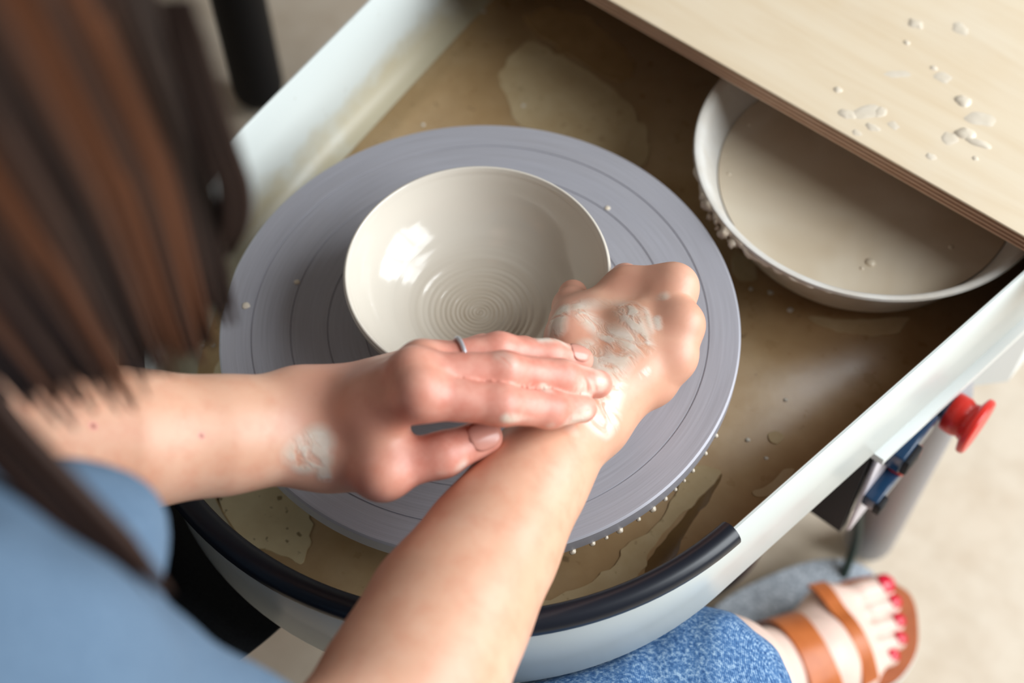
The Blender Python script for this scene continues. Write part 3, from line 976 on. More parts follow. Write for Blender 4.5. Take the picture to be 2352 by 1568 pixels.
# ---- right hand: thumb inside the bowl, fingers bent round its outside
wr = V3((0.1142, -0.0513, 0.5700))
R_thumb = [(V3((0.1057, -0.0364, 0.5700)), .0150), (V3((0.0819, -0.0140, 0.5740)), .0135), (V3((0.0624, 0.0121, 0.5560)), .0108), (V3((0.0488, 0.0295, 0.5380)), .0088)]
R_mc = {
 'i': (V3((0.1116, -0.0365, 0.5740)), V3((0.1061, 0.0440, 0.5790))), 'm': (V3((0.1178, -0.0399, 0.5760)), V3((0.1244, 0.0248, 0.5810))),
 'r': (V3((0.1221, -0.0402, 0.5720)), V3((0.1315, 0.0102, 0.5740))), 'p': (V3((0.1240, -0.0385, 0.5650)), V3((0.1305, -0.0028, 0.5640)))}
R_f = [
 [(R_mc['i'][1], .0102), (V3((0.0848, 0.0321, 0.5710)), .0102), (V3((0.0690, 0.0529, 0.5460)), .0086), (V3((0.0636, 0.0664, 0.5280)), .0074)],
 [(R_mc['m'][1], .0106), (V3((0.1061, 0.0425, 0.5460)), .0096), (V3((0.0855, 0.0453, 0.5280)), .0084), (V3((0.0785, 0.0425, 0.5200)), .0074)],
 [(R_mc['r'][1], .0098), (V3((0.1150, 0.0261, 0.5420)), .0090), (V3((0.0951, 0.0290, 0.5260)), .0080), (V3((0.0875, 0.0269, 0.5200)), .0070)],
 [(R_mc['p'][1], .0088), (V3((0.1154, 0.0110, 0.5380)), .0080), (V3((0.1014, 0.0114, 0.5270)), .0070), (V3((0.0948, 0.0104, 0.5220)), .0062)]]
R_arm = [(wr, .0205), (V3((0.1192, -0.0754, 0.5720)), .0210), (V3((0.1244, -0.1037, 0.5760)), .0248), (V3((0.1332, -0.1406, 0.5820)), .0300), (V3((0.1434, -0.1818, 0.5900)), .0350), (V3((0.1574, -0.2208, 0.6000)), .0368), (ELB_R, .0385)]
lat_r = V3((0.1333, -0.0431, 0.5700)) - V3((0.0949, -0.0598, 0.5700)); lat_r /= np.linalg.norm(lat_r)
def sd_R(p):
    d = chain(p, R_arm, 0.02)
    d = smin(d, seg_d(p, wr - lat_r * .0085, wr + lat_r * .0085, .0172, .0172), 0.012)
    d = smin(d, seg_d(p, ELB_R, SHO_R, .0395, .046), 0.03)
    pal = None
    for key, r0, r1 in (('i', .0125, .0102), ('m', .0130, .0106), ('r', .0125, .0102), ('p', .0118, .0096)):
        a, b = R_mc[key]
        e = seg_d(p, a, b, r0, r1)
        pal = e if pal is None else smin(pal, e, 0.011)
    dn = np.array((0, 0, -.012))
    pal = smin(pal, seg_d(p, R_mc['m'][0] + dn, R_mc['m'][1] * .55 + R_mc['m'][0] * .45 + dn, .013, .012), 0.012)
    pal = smin(pal, seg_d(p, R_mc['i'][0] * .45 + R_mc['i'][1] * .55, R_thumb[1][0] * .7 + R_thumb[0][0] * .3, .0095, .0115), 0.014)
    pal = smin(pal, seg_d(p, R_f[0][1][0], R_thumb[1][0] * .5 + R_thumb[2][0] * .5 + np.array((0, 0, .004)), .0090, .0090), 0.012)
    pal = smin(pal, seg_d(p, R_mc['i'][1], R_f[0][1][0], .0100, .0098), 0.012)
    pal = smin(pal, seg_d(p, R_mc['i'][0] * .4 + R_mc['i'][1] * .6, R_f[0][1][0] * .5 + R_thumb[1][0] * .5, .0095, .0095), 0.014)
    for a_, b_ in (('i', 'm'), ('m', 'r'), ('r', 'p')):
        pal = smin(pal, seg_d(p, R_mc[a_][1], R_mc[b_][1], .0088, .0084), 0.010)
    th = chain(p, R_thumb, 0.006)
    pal = smin(pal, th, 0.010)
    d = smin(d, pal, 0.016)
    out = d
    for c_ in R_f:
        out = np.minimum(out, smin(d, chain(p, c_, 0.005), 0.011))
    for key in 'imr':
        q = R_mc[key][1] + np.array((.003, .0025, .0045))
        out = smin(out, ell_d(p, q, (.0072, .0072, .0072)), 0.008)
    return out

# ---- left hand: flat on the other wrist, knuckles raised, thumb below
wl = V3((0.0235, -0.1540, 0.5920))
L_mc = {'i': (V3((0.0301, -0.1483, 0.5940)), V3((0.0758, -0.1220, 0.6420))), 'm': (V3((0.0247, -0.1452, 0.5950)), V3((0.0647, -0.1150, 0.6400))),
        'r': (V3((0.0169, -0.1392, 0.5920)), V3((0.0578, -0.1026, 0.6260))), 'p': (V3((0.0101, -0.1349, 0.5880)), V3((0.0506, -0.0910, 0.6100)))}
L_f = [
 [(L_mc['i'][1], .0115), (V3((0.1050, -0.0981, 0.6340)), .0096), (V3((0.1189, -0.0779, 0.6190)), .0088), (V3((0.1264, -0.0607, 0.6060)), .0074)],
 [(L_mc['m'][1], .0115), (V3((0.0943, -0.0825, 0.6340)), .0096), (V3((0.1115, -0.0594, 0.6180)), .0088), (V3((0.1227, -0.0433, 0.6040)), .0074)],
 [(L_mc['r'][1], .0105), (V3((0.0781, -0.0690, 0.6210)), .0090), (V3((0.0953, -0.0493, 0.6100)), .0082), (V3((0.1053, -0.0365, 0.6015)), .0070)],
 [(L_mc['p'][1], .0092), (V3((0.0639, -0.0652, 0.6030)), .0078), (V3((0.0771, -0.0493, 0.5970)), .0070), (V3((0.0866, -0.0392, 0.5920)), .0062)]]
L_thumb = [(V3((0.0424, -0.1518, 0.5880)), .0165), (V3((0.0726, -0.1487, 0.6020)), .0125), (V3((0.0894, -0.1251, 0.6040)), .0106), (V3((0.0975, -0.1031, 0.6010)), .0094)]
L_arm = [(wl, .0215), (V3((0.0152, -0.1639, 0.5980)), .0228), (V3((-0.0001, -0.1915, 0.6110)), .0255), (V3((-0.0220, -0.2244, 0.6260)), .0300), (V3((-0.0447, -0.2501, 0.6370)), .0335), (V3((-0.0757, -0.2829, 0.6480)), .0370), (ELB_L, .0400)]
lat_l = V3((0.0466, -0.1738, 0.6100)) - V3((0.0165, -0.1437, 0.6100)); lat_l /= np.linalg.norm(lat_l)
def sd_L(p):
    d = chain(p, L_arm, 0.02)
    d = smin(d, seg_d(p, wl - lat_l * .0085, wl + lat_l * .0075, .0178, .0178), 0.012)
    d = smin(d, seg_d(p, ELB_L, SHO_L, .0395, .046), 0.03)
    d = smin(d, ell_d(p, (0.0094, -0.1489, 0.6040), (.012, .012, .011)), 0.012)
    pal = None
    for key, r0, r1 in (('i', .0135, .0118), ('m', .0130, .0116), ('r', .0125, .0108), ('p', .0118, .0098)):
        a, b = L_mc[key]
        e = seg_d(p, a, b, r0, r1)
        pal = e if pal is None else smin(pal, e, 0.012)
    dn = np.array((.004, -.004, -.013))
    pal = smin(pal, seg_d(p, L_mc['m'][0] + dn, L_mc['m'][1] * .6 + L_mc['m'][0] * .4 + dn, .014, .012), 0.012)
    pal = smin(pal, seg_d(p, L_mc['i'][0] * .55 + L_mc['i'][1] * .45, L_thumb[1][0] * .75 + L_thumb[0][0] * .25, .0105, .0120), 0.014)
    pal = smin(pal, seg_d(p, L_mc['i'][0] * .45 + L_mc['i'][1] * .55, L_thumb[1][0] * .95 + L_thumb[2][0] * .05, .0085, .0085), 0.012)
    pal = smin(pal, seg_d(p, wl, L_thumb[0][0], .0190, .0165), 0.014)
    th = chain(p, L_thumb, 0.006)
    th = smin(th, ell_d(p, L_thumb[1][0] + np.array((.001, -.004, .002)), (.0125, .0125, .0125)), 0.006)
    pal = smin(pal, th, 0.009)
    d = smin(d, pal, 0.016)
    out = d
    for c_ in L_f:
        out = np.minimum(out, smin(d, chain(p, c_, 0.005), 0.007))
    for key in 'imr':
        q = L_mc[key][1] + np.array((-.001, .0, .0050))
        out = smin(out, ell_d(p, q, (.0090, .0090, .0088)), 0.007)
    return out

# ---- right foot on the pedal
FA = V3((0.45, 0.893, 0)); FL = V3((0.893, -0.45, 0))
toes = [V3((0.2485, 0.2241, 0.0690)), V3((0.2634, 0.2181, 0.0670)), V3((0.2754, 0.2061, 0.0665)), V3((0.2850, 0.1938, 0.0660)), V3((0.2883, 0.1778, 0.0650))]
ball_in = toes[0] - FA * .052 + V3((0, 0, .006)); ball_out = toes[4] - FA * .030 + V3((0, 0, .002))
heel = (toes[1] - FA * .195 + FL * .024); heel[2] = H - 0.428
ankle = heel + FA * .035 + V3((0, 0, .052))
KNEE_R = V3((0.2272, -0.0676, 0.3640))
KNEE_L = V3((-0.225, -0.290, H - 0.105)); ANK_L = V3((-0.235, -0.220, 0.085))
HIP_R = V3((0.095, -0.565, H + 0.010)); HIP_L = V3((-0.095, -0.600, H + 0.010))
def sd_foot(p):
    d = chain(p, [(heel, .026), (heel + FA * .05 + V3((0, 0, .022)), .034), (heel + FA * .105 + V3((0, 0, .014)), .031), ((ball_in + ball_out) / 2 + V3((0, 0, .002)), .020)], 0.03)
    d = smin(d, seg_d(p, ball_in, ball_out, .0165, .0125), 0.02)
    d = smin(d, seg_d(p, heel + FA * .08 - FL * .014, ball_in, .022, .016), 0.02)
    d = smin(d, seg_d(p, heel + FA * .08 + FL * .014, ball_out, .020, .0125), 0.02)
    d = smin(d, chain(p, [(ankle, .031), (ankle * .75 + KNEE_R * .25, .034), (ankle * .4 + KNEE_R * .6, .050), (KNEE_R, .050)], 0.02), 0.03)
    d = smin(d, seg_d(p, ankle - FL * .022, ankle + FL * .022, .014, .014), 0.015)
    out = d
    rr = (.0118, .0086, .0082, .0078, .0074)
    for i, t in enumerate(toes):
        base = ball_in + (ball_out - ball_in) * (i / 4.0)
        mid = base * .4 + t * .6 + V3((0, 0, .003))
        c_ = [(base, rr[i] * 1.05), (mid, rr[i] * .92), (t, rr[i])]
        out = np.minimum(out, smin(d, chain(p, c_, 0.004), 0.007))
    return np.maximum(out, (H - 0.4425) - p[:, 2])

# ---- head, neck and trunk
HC = V3((0.0, -0.255, H + 0.515)); HU = V3((0, .5, .866)); HF = V3((0, .866, -.5)); HX = V3((1, 0, 0))
HR = np.stack([HX, HF, HU], 1)
hp = lambda x, f, u: HC + HX * x + HF * f + HU * u
def sd_body(p):
    d = seg_d(p, (-.06, -.555, H + .05), (.06, -.555, H + .05), .115, .115)
    d = smin(d, seg_d(p, (-.045, -.525, H + .17), (.045, -.525, H + .17), .095, .095), 0.08)
    d = smin(d, seg_d(p, (-.06, -.430, H + .285), (.06, -.425, H + .28), .095, .095), 0.08)
    d = smin(d, seg_d(p, SHO_L + V3((.02, 0, .0)), SHO_R - V3((.02, 0, 0)), .050, .050), 0.06)
    d = smin(d, seg_d(p, (0, -.40, H + .39), hp(0, -.035, -.06), .050, .050), 0.04)
    d = smin(d, seg_d(p, SHO_L, SHO_L * .4 + ELB_L * .6, .047, .041), 0.03)
    d = smin(d, seg_d(p, SHO_R, SHO_R * .4 + ELB_R * .6, .047, .041), 0.03)
    d = smin(d, seg_d(p, HIP_L, KNEE_L, .078, .052), 0.04)
    d = smin(d, chain(p, [(KNEE_L, .050), (KNEE_L * .6 + ANK_L * .4, .048), (ANK_L, .032)], 0.02), 0.02)
    fl_ = ANK_L + V3((0, .13, -.045))
    d = smin(d, seg_d(p, ANK_L + V3((0, -.03, -.05)), fl_, .028, .022), 0.03)
    d = smin(d, seg_d(p, HIP_R, KNEE_R, .078, .050), 0.04)
    hd = ell_d(p, hp(0, -.008, .02), (.072, .090, .088), HR)
    hd = smin(hd, ell_d(p, hp(0, .030, -.045), (.052, .055, .062), HR), 0.04)
    hd = smin(hd, ell_d(p, hp(0, .070, -.085), (.022, .018, .018), HR), 0.025)
    hd = smin(hd, seg_d(p, hp(0, .084, .002), hp(0, .100, -.030), .007, .011), 0.012)
    hd = smin(hd, seg_d(p, hp(-.018, .078, -.060), hp(.018, .078, -.060), .0075, .0075), 0.008)
    for s in (-1, 1):
        hd = smin(hd, ell_d(p, hp(s * .074, -.008, -.012), (.008, .016, .028), HR), 0.008)
        hd = -smin(-hd, ell_d(p, hp(s * .031, .096, .004), (.016, .014, .011), HR), 0.012)
    return smin(d, hd, 0.02)

parts_ = []
def add_sculpt(f, pts, marg, h, cut=None):
    lo, hi = grow_bounds(pts, marg)
    parts_.append((f,) + sculpt(f, lo, hi, h))
fR = lambda p: np.maximum(sd_R(p), np.asarray((p - (SHO_R * .5 + ELB_R * .5)) @ ((SHO_R - ELB_R) / np.linalg.norm(SHO_R - ELB_R)), np.float32))
fL = lambda p: np.maximum(sd_L(p), np.asarray((p - (SHO_L * .5 + ELB_L * .5)) @ ((SHO_L - ELB_L) / np.linalg.norm(SHO_L - ELB_L)), np.float32))
add_sculpt(fR, [q for q, _ in R_arm] + [q for c_ in R_f for q, _ in c_] + [q for q, _ in R_thumb] + [SHO_R * .5 + ELB_R * .5], .05, 0.0012)
add_sculpt(fL, [q for q, _ in L_arm] + [q for c_ in L_f for q, _ in c_] + [q for q, _ in L_thumb] + [SHO_L * .5 + ELB_L * .5], .05, 0.0012)
fF = lambda p: np.maximum(sd_foot(p), p[:, 2] - (KNEE_R[2] - .02))
add_sculpt(fF, toes + [heel, ankle, KNEE_R], .06, 0.0022)
add_sculpt(sd_body, [(-.32, -.68, .02), (.32, .08, .02), (0, -.1, H + .62)], .02, 0.006)

# masks: how pink the skin is, where wet clay clings
def seg_dist(p, a, b):
    return seg_d(p, a, b, 0, 0)
clay_R = [((0.0756, 0.0000, 0.5880), (0.0903, 0.0152, 0.5940), .006), ((0.0903, 0.0152, 0.5940), (0.1053, 0.0074, 0.5950), .007), ((0.1053, 0.0074, 0.5950), (0.1215, -0.0028, 0.5930), .0055), ((0.0836, -0.0044, 0.5900), (0.1030, -0.0084, 0.5940), .006),
          ((0.1030, -0.0084, 0.5940), (0.1135, -0.0068, 0.5940), .008), ((0.1135, -0.0068, 0.5940), (0.1159, -0.0245, 0.5920), .0085), ((0.1159, -0.0245, 0.5920), (0.1259, -0.0425, 0.5900), .0085), ((0.1259, -0.0425, 0.5900), (0.1344, -0.0476, 0.5860), .006), ((0.1116, -0.0246, 0.5920), (0.0995, -0.0223, 0.5900), .006),
          ((0.1037, 0.0249, 0.5940), (0.1103, 0.0297, 0.5940), .0030), ((0.1170, 0.0144, 0.5940), (0.1208, 0.0110, 0.5940), .0022), ((0.1294, -0.0152, 0.5850), (0.1298, -0.0113, 0.5850), .0028), ((0.0688, -0.0066, 0.5850), (0.0783, -0.0212, 0.5850), .005), ((0.1177, -0.0715, 0.5900), (0.1244, -0.0709, 0.5900), .006),
          ((0.1068, 0.0170, 0.5940), (0.1207, 0.0065, 0.5940), .002), ((0.1256, -0.0564, 0.5900), (0.1368, -0.0523, 0.5860), .005)]
clay_L = [((0.0421, -0.1749, 0.6150), (0.0430, -0.1637, 0.6160), .0075), ((0.0445, -0.1757, 0.6080), (0.0488, -0.1688, 0.6100), .006), ((0.0423, -0.1611, 0.6180), (0.0515, -0.1705, 0.6000), .0035), ((0.0913, -0.0827, 0.6400), (0.0956, -0.0812, 0.6400), .0042), ((0.1145, -0.1043, 0.6380), (0.1233, -0.0939, 0.6300), .003),
          ((0.1148, -0.0754, 0.6260), (0.1232, -0.0831, 0.6200), .003), ((0.1110, -0.0555, 0.6220), (0.1164, -0.0443, 0.6120), .0035), ((0.1185, -0.0576, 0.6180), (0.1232, -0.0528, 0.6120), .004), ((0.0884, -0.0488, 0.6180), (0.0961, -0.0406, 0.6120), .004), ((0.1256, -0.0765, 0.6160), (0.1301, -0.0647, 0.6100), .004),
          ((0.0939, -0.1319, 0.6050), (0.0991, -0.1234, 0.6050), .0035), ((0.1189, -0.0439, 0.6100), (0.1247, -0.0458, 0.6100), .004), ((0.0970, -0.0887, 0.6380), (0.1116, -0.0732, 0.6280), .0012)]
CLAY_R = [(a, b, r) for a, b, r in clay_R]
CLAY_L = [(a, b, r) for a, b, r in clay_L]
MOLES = [((-0.0166, -0.2392, 0.6640), .0015), ((0.0111, -0.2046, 0.6480), .0012)]
def masks(f, v):
    v = np.asfortranarray(v.astype(np.float32))
    red = np.zeros(len(v), np.float32); clay = np.zeros(len(v), np.float32)
    if f is fR or f is fL:
        fs = R_f if f is fR else L_f
        tb = R_thumb if f is fR else L_thumb
        dd = np.minimum.reduce([chain(v, c_, .004) for c_ in fs] + [chain(v, tb[1:], .004)])
        mc = np.minimum.reduce([seg_d(v, a, b, .012, .012) for a, b in (R_mc if f is fR else L_mc).values()])
        s1 = 1 - np.clip(dd / .014, 0, 1); s2 = 1 - np.clip(mc / .03, 0, 1)
        red = np.maximum(s1 * (.45 if f is fR else .95), s2 * (.10 if f is fR else .55))
        for a, b, r in (CLAY_R if f is fR else CLAY_L):
            d = seg_dist(v, a, b)
            clay = np.maximum(clay, np.clip((r * 1.45 - d) / (r * .8), 0, 1))
    elif f is fF:
        red = -1.0 * np.ones(len(v), np.float32)
    if f is fL:
        for c_, r in MOLES:
            d = np.sqrt(((v[:, 0] - c_[0]) ** 2 + (v[:, 1] - c_[1]) ** 2))
            red = np.where((d < r * 1.4) & (v[:, 2] > c_[2] - .02), 1.6 * np.clip(1.6 - d / r, 0, 1) + red, red)
    return red, clay
allv, allf, allr, allc, nv = [], [], [], [], 0
for f, v, q in parts_:
    r, c_ = masks(f, v)
    allv.append(v); allf.append(q + nv); allr.append(r); allc.append(c_)
    nv += len(v)
allv = np.concatenate(allv); allf = np.concatenate(allf)
bme = bpy.data.meshes.new('body')
bme.vertices.add(len(allv)); bme.vertices.foreach_set('co', allv.astype(np.float32).ravel())
bme.loops.add(len(allf) * 4); bme.loops.foreach_set('vertex_index', allf.astype(np.int32).ravel())
bme.polygons.add(len(allf)); bme.polygons.foreach_set('loop_start', np.arange(0, len(allf) * 4, 4, dtype=np.int32))
bme.update(calc_edges=True); bme.validate()
for nm, arr in (('red', np.concatenate(allr)), ('clay', np.concatenate(allc))):
    a_ = bme.attributes.new(nm, 'FLOAT', 'POINT')
    a_.data.foreach_set('value', arr.astype(np.float32))
link('body', bme, M['skin'], person)

def sculpt_obj(name, f, pts, marg, h, mat, label=None, parent=None):
    lo, hi = grow_bounds(pts, marg)
    v, q = sculpt(f, lo, hi, h)
    me = bpy.data.meshes.new(name)
    me.vertices.add(len(v)); me.vertices.foreach_set('co', v.astype(np.float32).ravel())
    me.loops.add(len(q) * 4); me.loops.foreach_set('vertex_index', q.astype(np.int32).ravel())
    me.polygons.add(len(q)); me.polygons.foreach_set('loop_start', np.arange(0, len(q) * 4, 4, dtype=np.int32))
    me.update(calc_edges=True); me.validate()
    o = link(name, me, mat, parent or person)
    if label: o['label'] = label
    return o

# ---- nails
def nail(c, ax, up, l, w, mat, name, thick=.0012):
    ax = V3(ax); up = V3(up)
    ax /= np.linalg.norm(ax); up = up - ax * (up @ ax); up /= np.linalg.norm(up)
    sd = np.cross(ax, up)
    V, F = [], []
    nu, nw = 8, 8
    for i in range(nu + 1):
        u = -1 + 2 * i / nu
        for j in range(nw + 1):
            w_ = -1 + 2 * j / nw
            k = math.sqrt(max(0, 1 - abs(u) ** 3.2))
            q = V3(c) + ax * (l * u) + sd * (w * w_ * max(k, .05)) - up * (w * .42 * (w_ * max(k, .05)) ** 2 + .0006 * u * u)
            V.append(tuple(q + up * .0003))
    for i in range(nu):
        for j in range(nw):
            a = i * (nw + 1) + j
            F.append((a, a + nw + 1, a + nw + 2, a + 1))
    o = mk(name, V, F, mat, person)
    m_ = o.modifiers.new('thick', 'SOLIDIFY'); m_.thickness = thick; m_.offset = -1
    return o
camv = V3((0.3445, -0.3586, 1.2211))
t3, t2 = L_thumb[3][0], L_thumb[2][0]
up_t = V3((0.25, -0.30, 0.92))
axt = t3 - t2
nail(t3 + axt / np.linalg.norm(axt) * .0005 + up_t * .0097, axt, up_t, .0084, .0070, M['nail'], 'thumbnail')
for c_ in L_f[:3]:
    ax_ = c_[3][0] - c_[2][0]
    up_ = V3((-.05, .0, 1.0))
    nail(c_[3][0] + ax_ / np.linalg.norm(ax_) * .0002 + up_ * .0073, ax_ + V3((0, 0, -.002)), up_, .0056, .0050, M['nail'], 'fingernail')
for i, t in enumerate(toes):
    r = (.0118, .0086, .0082, .0078, .0074)[i]
    nail(t + FA * r * .35 + V3((0, 0, r * .90)), FA * 1 + V3((0, 0, -.35)), V3((.18, .25, .95)), r * .62, r * .70, M['nail_red'], 'toenail')

# ---- ring on the left hand
rp = L_f[2][0][0] * .50 + L_f[2][1][0] * .50
ra = L_f[2][1][0] - L_f[2][0][0]; ra /= np.linalg.norm(ra)
rs = np.cross(ra, (0, 0, 1)); rs /= np.linalg.norm(rs); ru = np.cross(rs, ra)
circ = [rp + (rs * math.cos(2 * math.pi * k / 40) + ru * math.sin(2 * math.pi * k / 40)) * .0106 for k in range(41)]
V, F = tube(circ, 0.0012, 8, up=tuple(ra), cap=False)
o = mk('finger_ring', V, F, M['silver'], person); o['label'] = 'thin silver ring'

# ---- shirt
def fold(p, s, a, seed=0.0):
    return a * (np.sin(p[:, 0] * s + 1.3 * np.sin(p[:, 2] * s * .6 + seed)) * np.sin(p[:, 1] * s * .8 + seed + 1.7 * np.sin(p[:, 0] * s * .4)))
def sd_shirt(p):
    d = seg_d(p, (-.06, -.555, H + .03), (.06, -.555, H + .03), .132, .132)
    d = smin(d, seg_d(p, (-.05, -.515, H + .16), (.05, -.515, H + .16), .118, .118), 0.08)
    d = smin(d, seg_d(p, (-.07, -.435, H + .275), (.070, -.430, H + .270), .114, .114), 0.08)
    d = smin(d, seg_d(p, SHO_L + V3((.02, 0, 0)), SHO_R - V3((.02, 0, 0)), .060, .060), 0.06)
    for S_, E_ in ((SHO_L, ELB_L), (SHO_R, ELB_R)):
        ax = (E_ - S_) / np.linalg.norm(E_ - S_)
        hem = S_ + ax * .165
        sl = seg_d(p, S_ - ax * .01, hem + ax * .05, .055, .049)
        sl = np.maximum(sl, (p - hem) @ ax)
        d = smin(d, sl.astype(np.float32), 0.035)
    d = smin(d, ell_d(p, (0.1012, -0.2954, H + 0.2889), (.027, .027, .030)), 0.030)
    d = smin(d, ell_d(p, (.146, -.352, H + .285), (.043, .038, .046)), 0.025)
    neck = seg_d(p, (0, -.385, H + .41), hp(0, -.03, -.07), .066, .070)
    d = np.maximum(d, -neck)
    return d + fold(p, 55, .0045, .7) + fold(p, 120, .0010, 2.1)
sculpt_obj('shirt', sd_shirt, [(-.28, -.70, H - .08), (.28, -.25, H + .46)], .02, 0.004, M['shirt'], 'light blue cotton shirt')

# ---- jeans
def sd_jeans(p):
    d = seg_d(p, (-.06, -.555, H + .02), (.06, -.555, H + .02), .128, .128)
    for Hp, K, A in ((HIP_L, KNEE_L, ANK_L), (HIP_R, KNEE_R, ankle)):
        hem = K + (A - K) * (.80 if K is KNEE_L else .45)
        leg = smin(seg_d(p, Hp, K, .088, .0575), seg_d(p, K, hem, .0570, .047), 0.02)
        ax = (A - K) / np.linalg.norm(A - K)
        leg = np.maximum(leg, ((p - hem) @ ax).astype(np.float32))
        d = smin(d, leg, 0.03)
    d = np.maximum(d, p[:, 2] - (H + .14))
    kd = np.clip(1 - np.sqrt(((p - KNEE_R) ** 2).sum(1)) / .12, 0, 1)
    return d + fold(p, 70, .0016, .2) + fold(p, 150, .0010, 1.2) * (0.4 + kd)
sculpt_obj('jeans', sd_jeans, [(-.34, -.70, 0.08), (.34, .10, H + .15)], .02, 0.0035, M['denim'], 'washed blue denim jeans')

# ---- black apron over the left thigh
ctl = [  # rows from waist to knees; x, y, z above the wheel head level
 [(-.245, -.560, -.06), (-.190, -.570, .065), (-.100, -.560, .125), (-.020, -.540, .095), (.040, -.520, .070)],
 [(-.300, -.470, -.12), (-.240, -.475, .015), (-.130, -.470, .075), (-.050, -.450, .030), (.020, -.430, -.020)],
 [(-.325, -.370, -.17), (-.275, -.365, -.015), (-.170, -.350, .025), (-.080, -.330, -.055), (.008, -.315, -.085)],
 [(-.325, -.270, -.20), (-.285, -.255, -.050), (-.190, -.245, -.022), (-.090, -.235, -.085), (.004, -.225, -.105)],
 [(-.305, -.195, -.26), (-.265, -.190, -.125), (-.190, -.185, -.100), (-.090, -.170, -.115), (.002, -.165, -.130)]]
rows = [catmull([(x, y, z + H) for x, y, z in r], 8) for r in ctl]
cols = [catmull([r[k] for r in rows], 8) for k in range(len(rows[0]))]
V, F = [], []
nw, nu = len(cols), len(cols[0])
for i in range(nu):
    for k in range(nw):
        q = cols[k][i]
        V.append((q[0], q[1] + .003 * math.sin(.8 * k), q[2] + .004 * math.sin(.55 * i + .5 * k)))
for i in range(nu - 1):
    for k in range(nw - 1):
        a = i * nw + k
        F.append((a, a + 1, a + nw + 1, a + nw))
ap = mk('apron', V, F, M['apron'], person)
ap['label'] = 'black cotton apron'
sm_ = ap.modifiers.new('thick', 'SOLIDIFY'); sm_.thickness = 0.003; sm_.offset = 0

# ---- sandal on the right foot
sand = tag(empty('sandal', tuple(heel)), 'tan leather strap sandal')
del sand['label']
sand.parent = person
sand.matrix_parent_inverse = Matrix.Translation(-Vector(person.location))
bpy.context.view_layer.update()
sp = []
ctr = [(heel - FA * .034, 0), (heel + FA * -.015 - FL * .036, 0), (heel + FA * .07 - FL * .034, 0), (ball_in - FL * .022, 0), (toes[0] + FA * .006 - FL * .018, 0), (toes[0] + FA * .024 + FL * .002, 0), (toes[1] + FA * .026, 0), (toes[2] + FA * .024 + FL * .004, 0), (toes[3] + FA * .014 + FL * .014, 0), (toes[4] + FL * .018, 0), (ball_out + FL * .018, 0), (heel + FA * .08 + FL * .036, 0), (heel + FA * -.01 + FL * .034, 0)]
sp = [(q[0], q[1]) for q in catmull([(c_[0], c_[1], 0) for c_, _ in ctr], 6, True)]
zt = H - 0.4425
V, F = slab(sp, zt - 0.013, zt - 0.004, 0.0015)
mk('sole', V, F, M['sole'], sand, autos=40)
sp2 = [(a * .985 + .015 * sum(q[0] for q in sp) / len(sp), b * .985 + .015 * sum(q[1] for q in sp) / len(sp)) for a, b in sp]
V, F = slab(sp2, zt - 0.004, zt + 0.0012, 0.0012)
mk('footbed', V, F, M['footbed'], sand, autos=40)
def strap(c0, up, c1, w, name='strap', t=.0028, skew=0.0):
    """leather band over the foot: inner edge point, top point(s), outer edge point"""
    path = catmull([c0] + list(up) + [c1], 10)
    V, F = [], []
    n = len(path)
    for i, q in enumerate(path):
        tg = path[min(i + 1, n - 1)] - path[max(i - 1, 0)]
        tg /= np.linalg.norm(tg)
        wd = FA + V3((0, 0, -.25)); wd = wd - tg * (wd @ tg); wd /= np.linalg.norm(wd)
        nr = np.cross(wd, tg)
        if nr[2] < 0 and abs(nr[2]) > .2: nr = -nr
        ww = w * (1 - .15 * math.sin(math.pi * i / (n - 1)))
        for s, h_ in ((-1, 0), (1, 0), (1, t), (-1, t)):
            V.append(tuple(q + wd * (ww * .5 * s) + nr * h_))
    for i in range(n - 1):
        for k in range(4):
            k2 = (k + 1) % 4
            F.append((i * 4 + k, i * 4 + k2, (i + 1) * 4 + k2, (i + 1) * 4 + k))
    F += [(3, 2, 1, 0), ((n - 1) * 4, (n - 1) * 4 + 1, (n - 1) * 4 + 2, (n - 1) * 4 + 3)]
    mk(name, V, F, M['leather'], sand, autos=35)
def over_foot(base, half_in, half_out, lift=.0016):
    """points across the foot, dropped onto its surface"""
    out = []
    for u in np.linspace(-half_in, half_out, 11):
        q = base + FL * u
        zz = np.arange(H - .33, zt, -.0006)
        pts = np.stack([np.full_like(zz, q[0]), np.full_like(zz, q[1]), zz], 1).astype(np.float32)
        d = sd_foot(np.asfortranarray(pts))
        hit = np.argmax(d < lift)
        out.append(V3((q[0], q[1], zz[hit] if d[hit] < lift else zt + .002)))
    return out
mid = (ball_in + ball_out) / 2
for base, hi_, ho_, w_ in ((mid - FA * .004, .046, .044, .016), (mid - FA * .050 + FL * .004, .046, .046, .030)):
    pp = over_foot(base, hi_, ho_)
    strap(pp[0], pp[1:-1], pp[-1], w_)

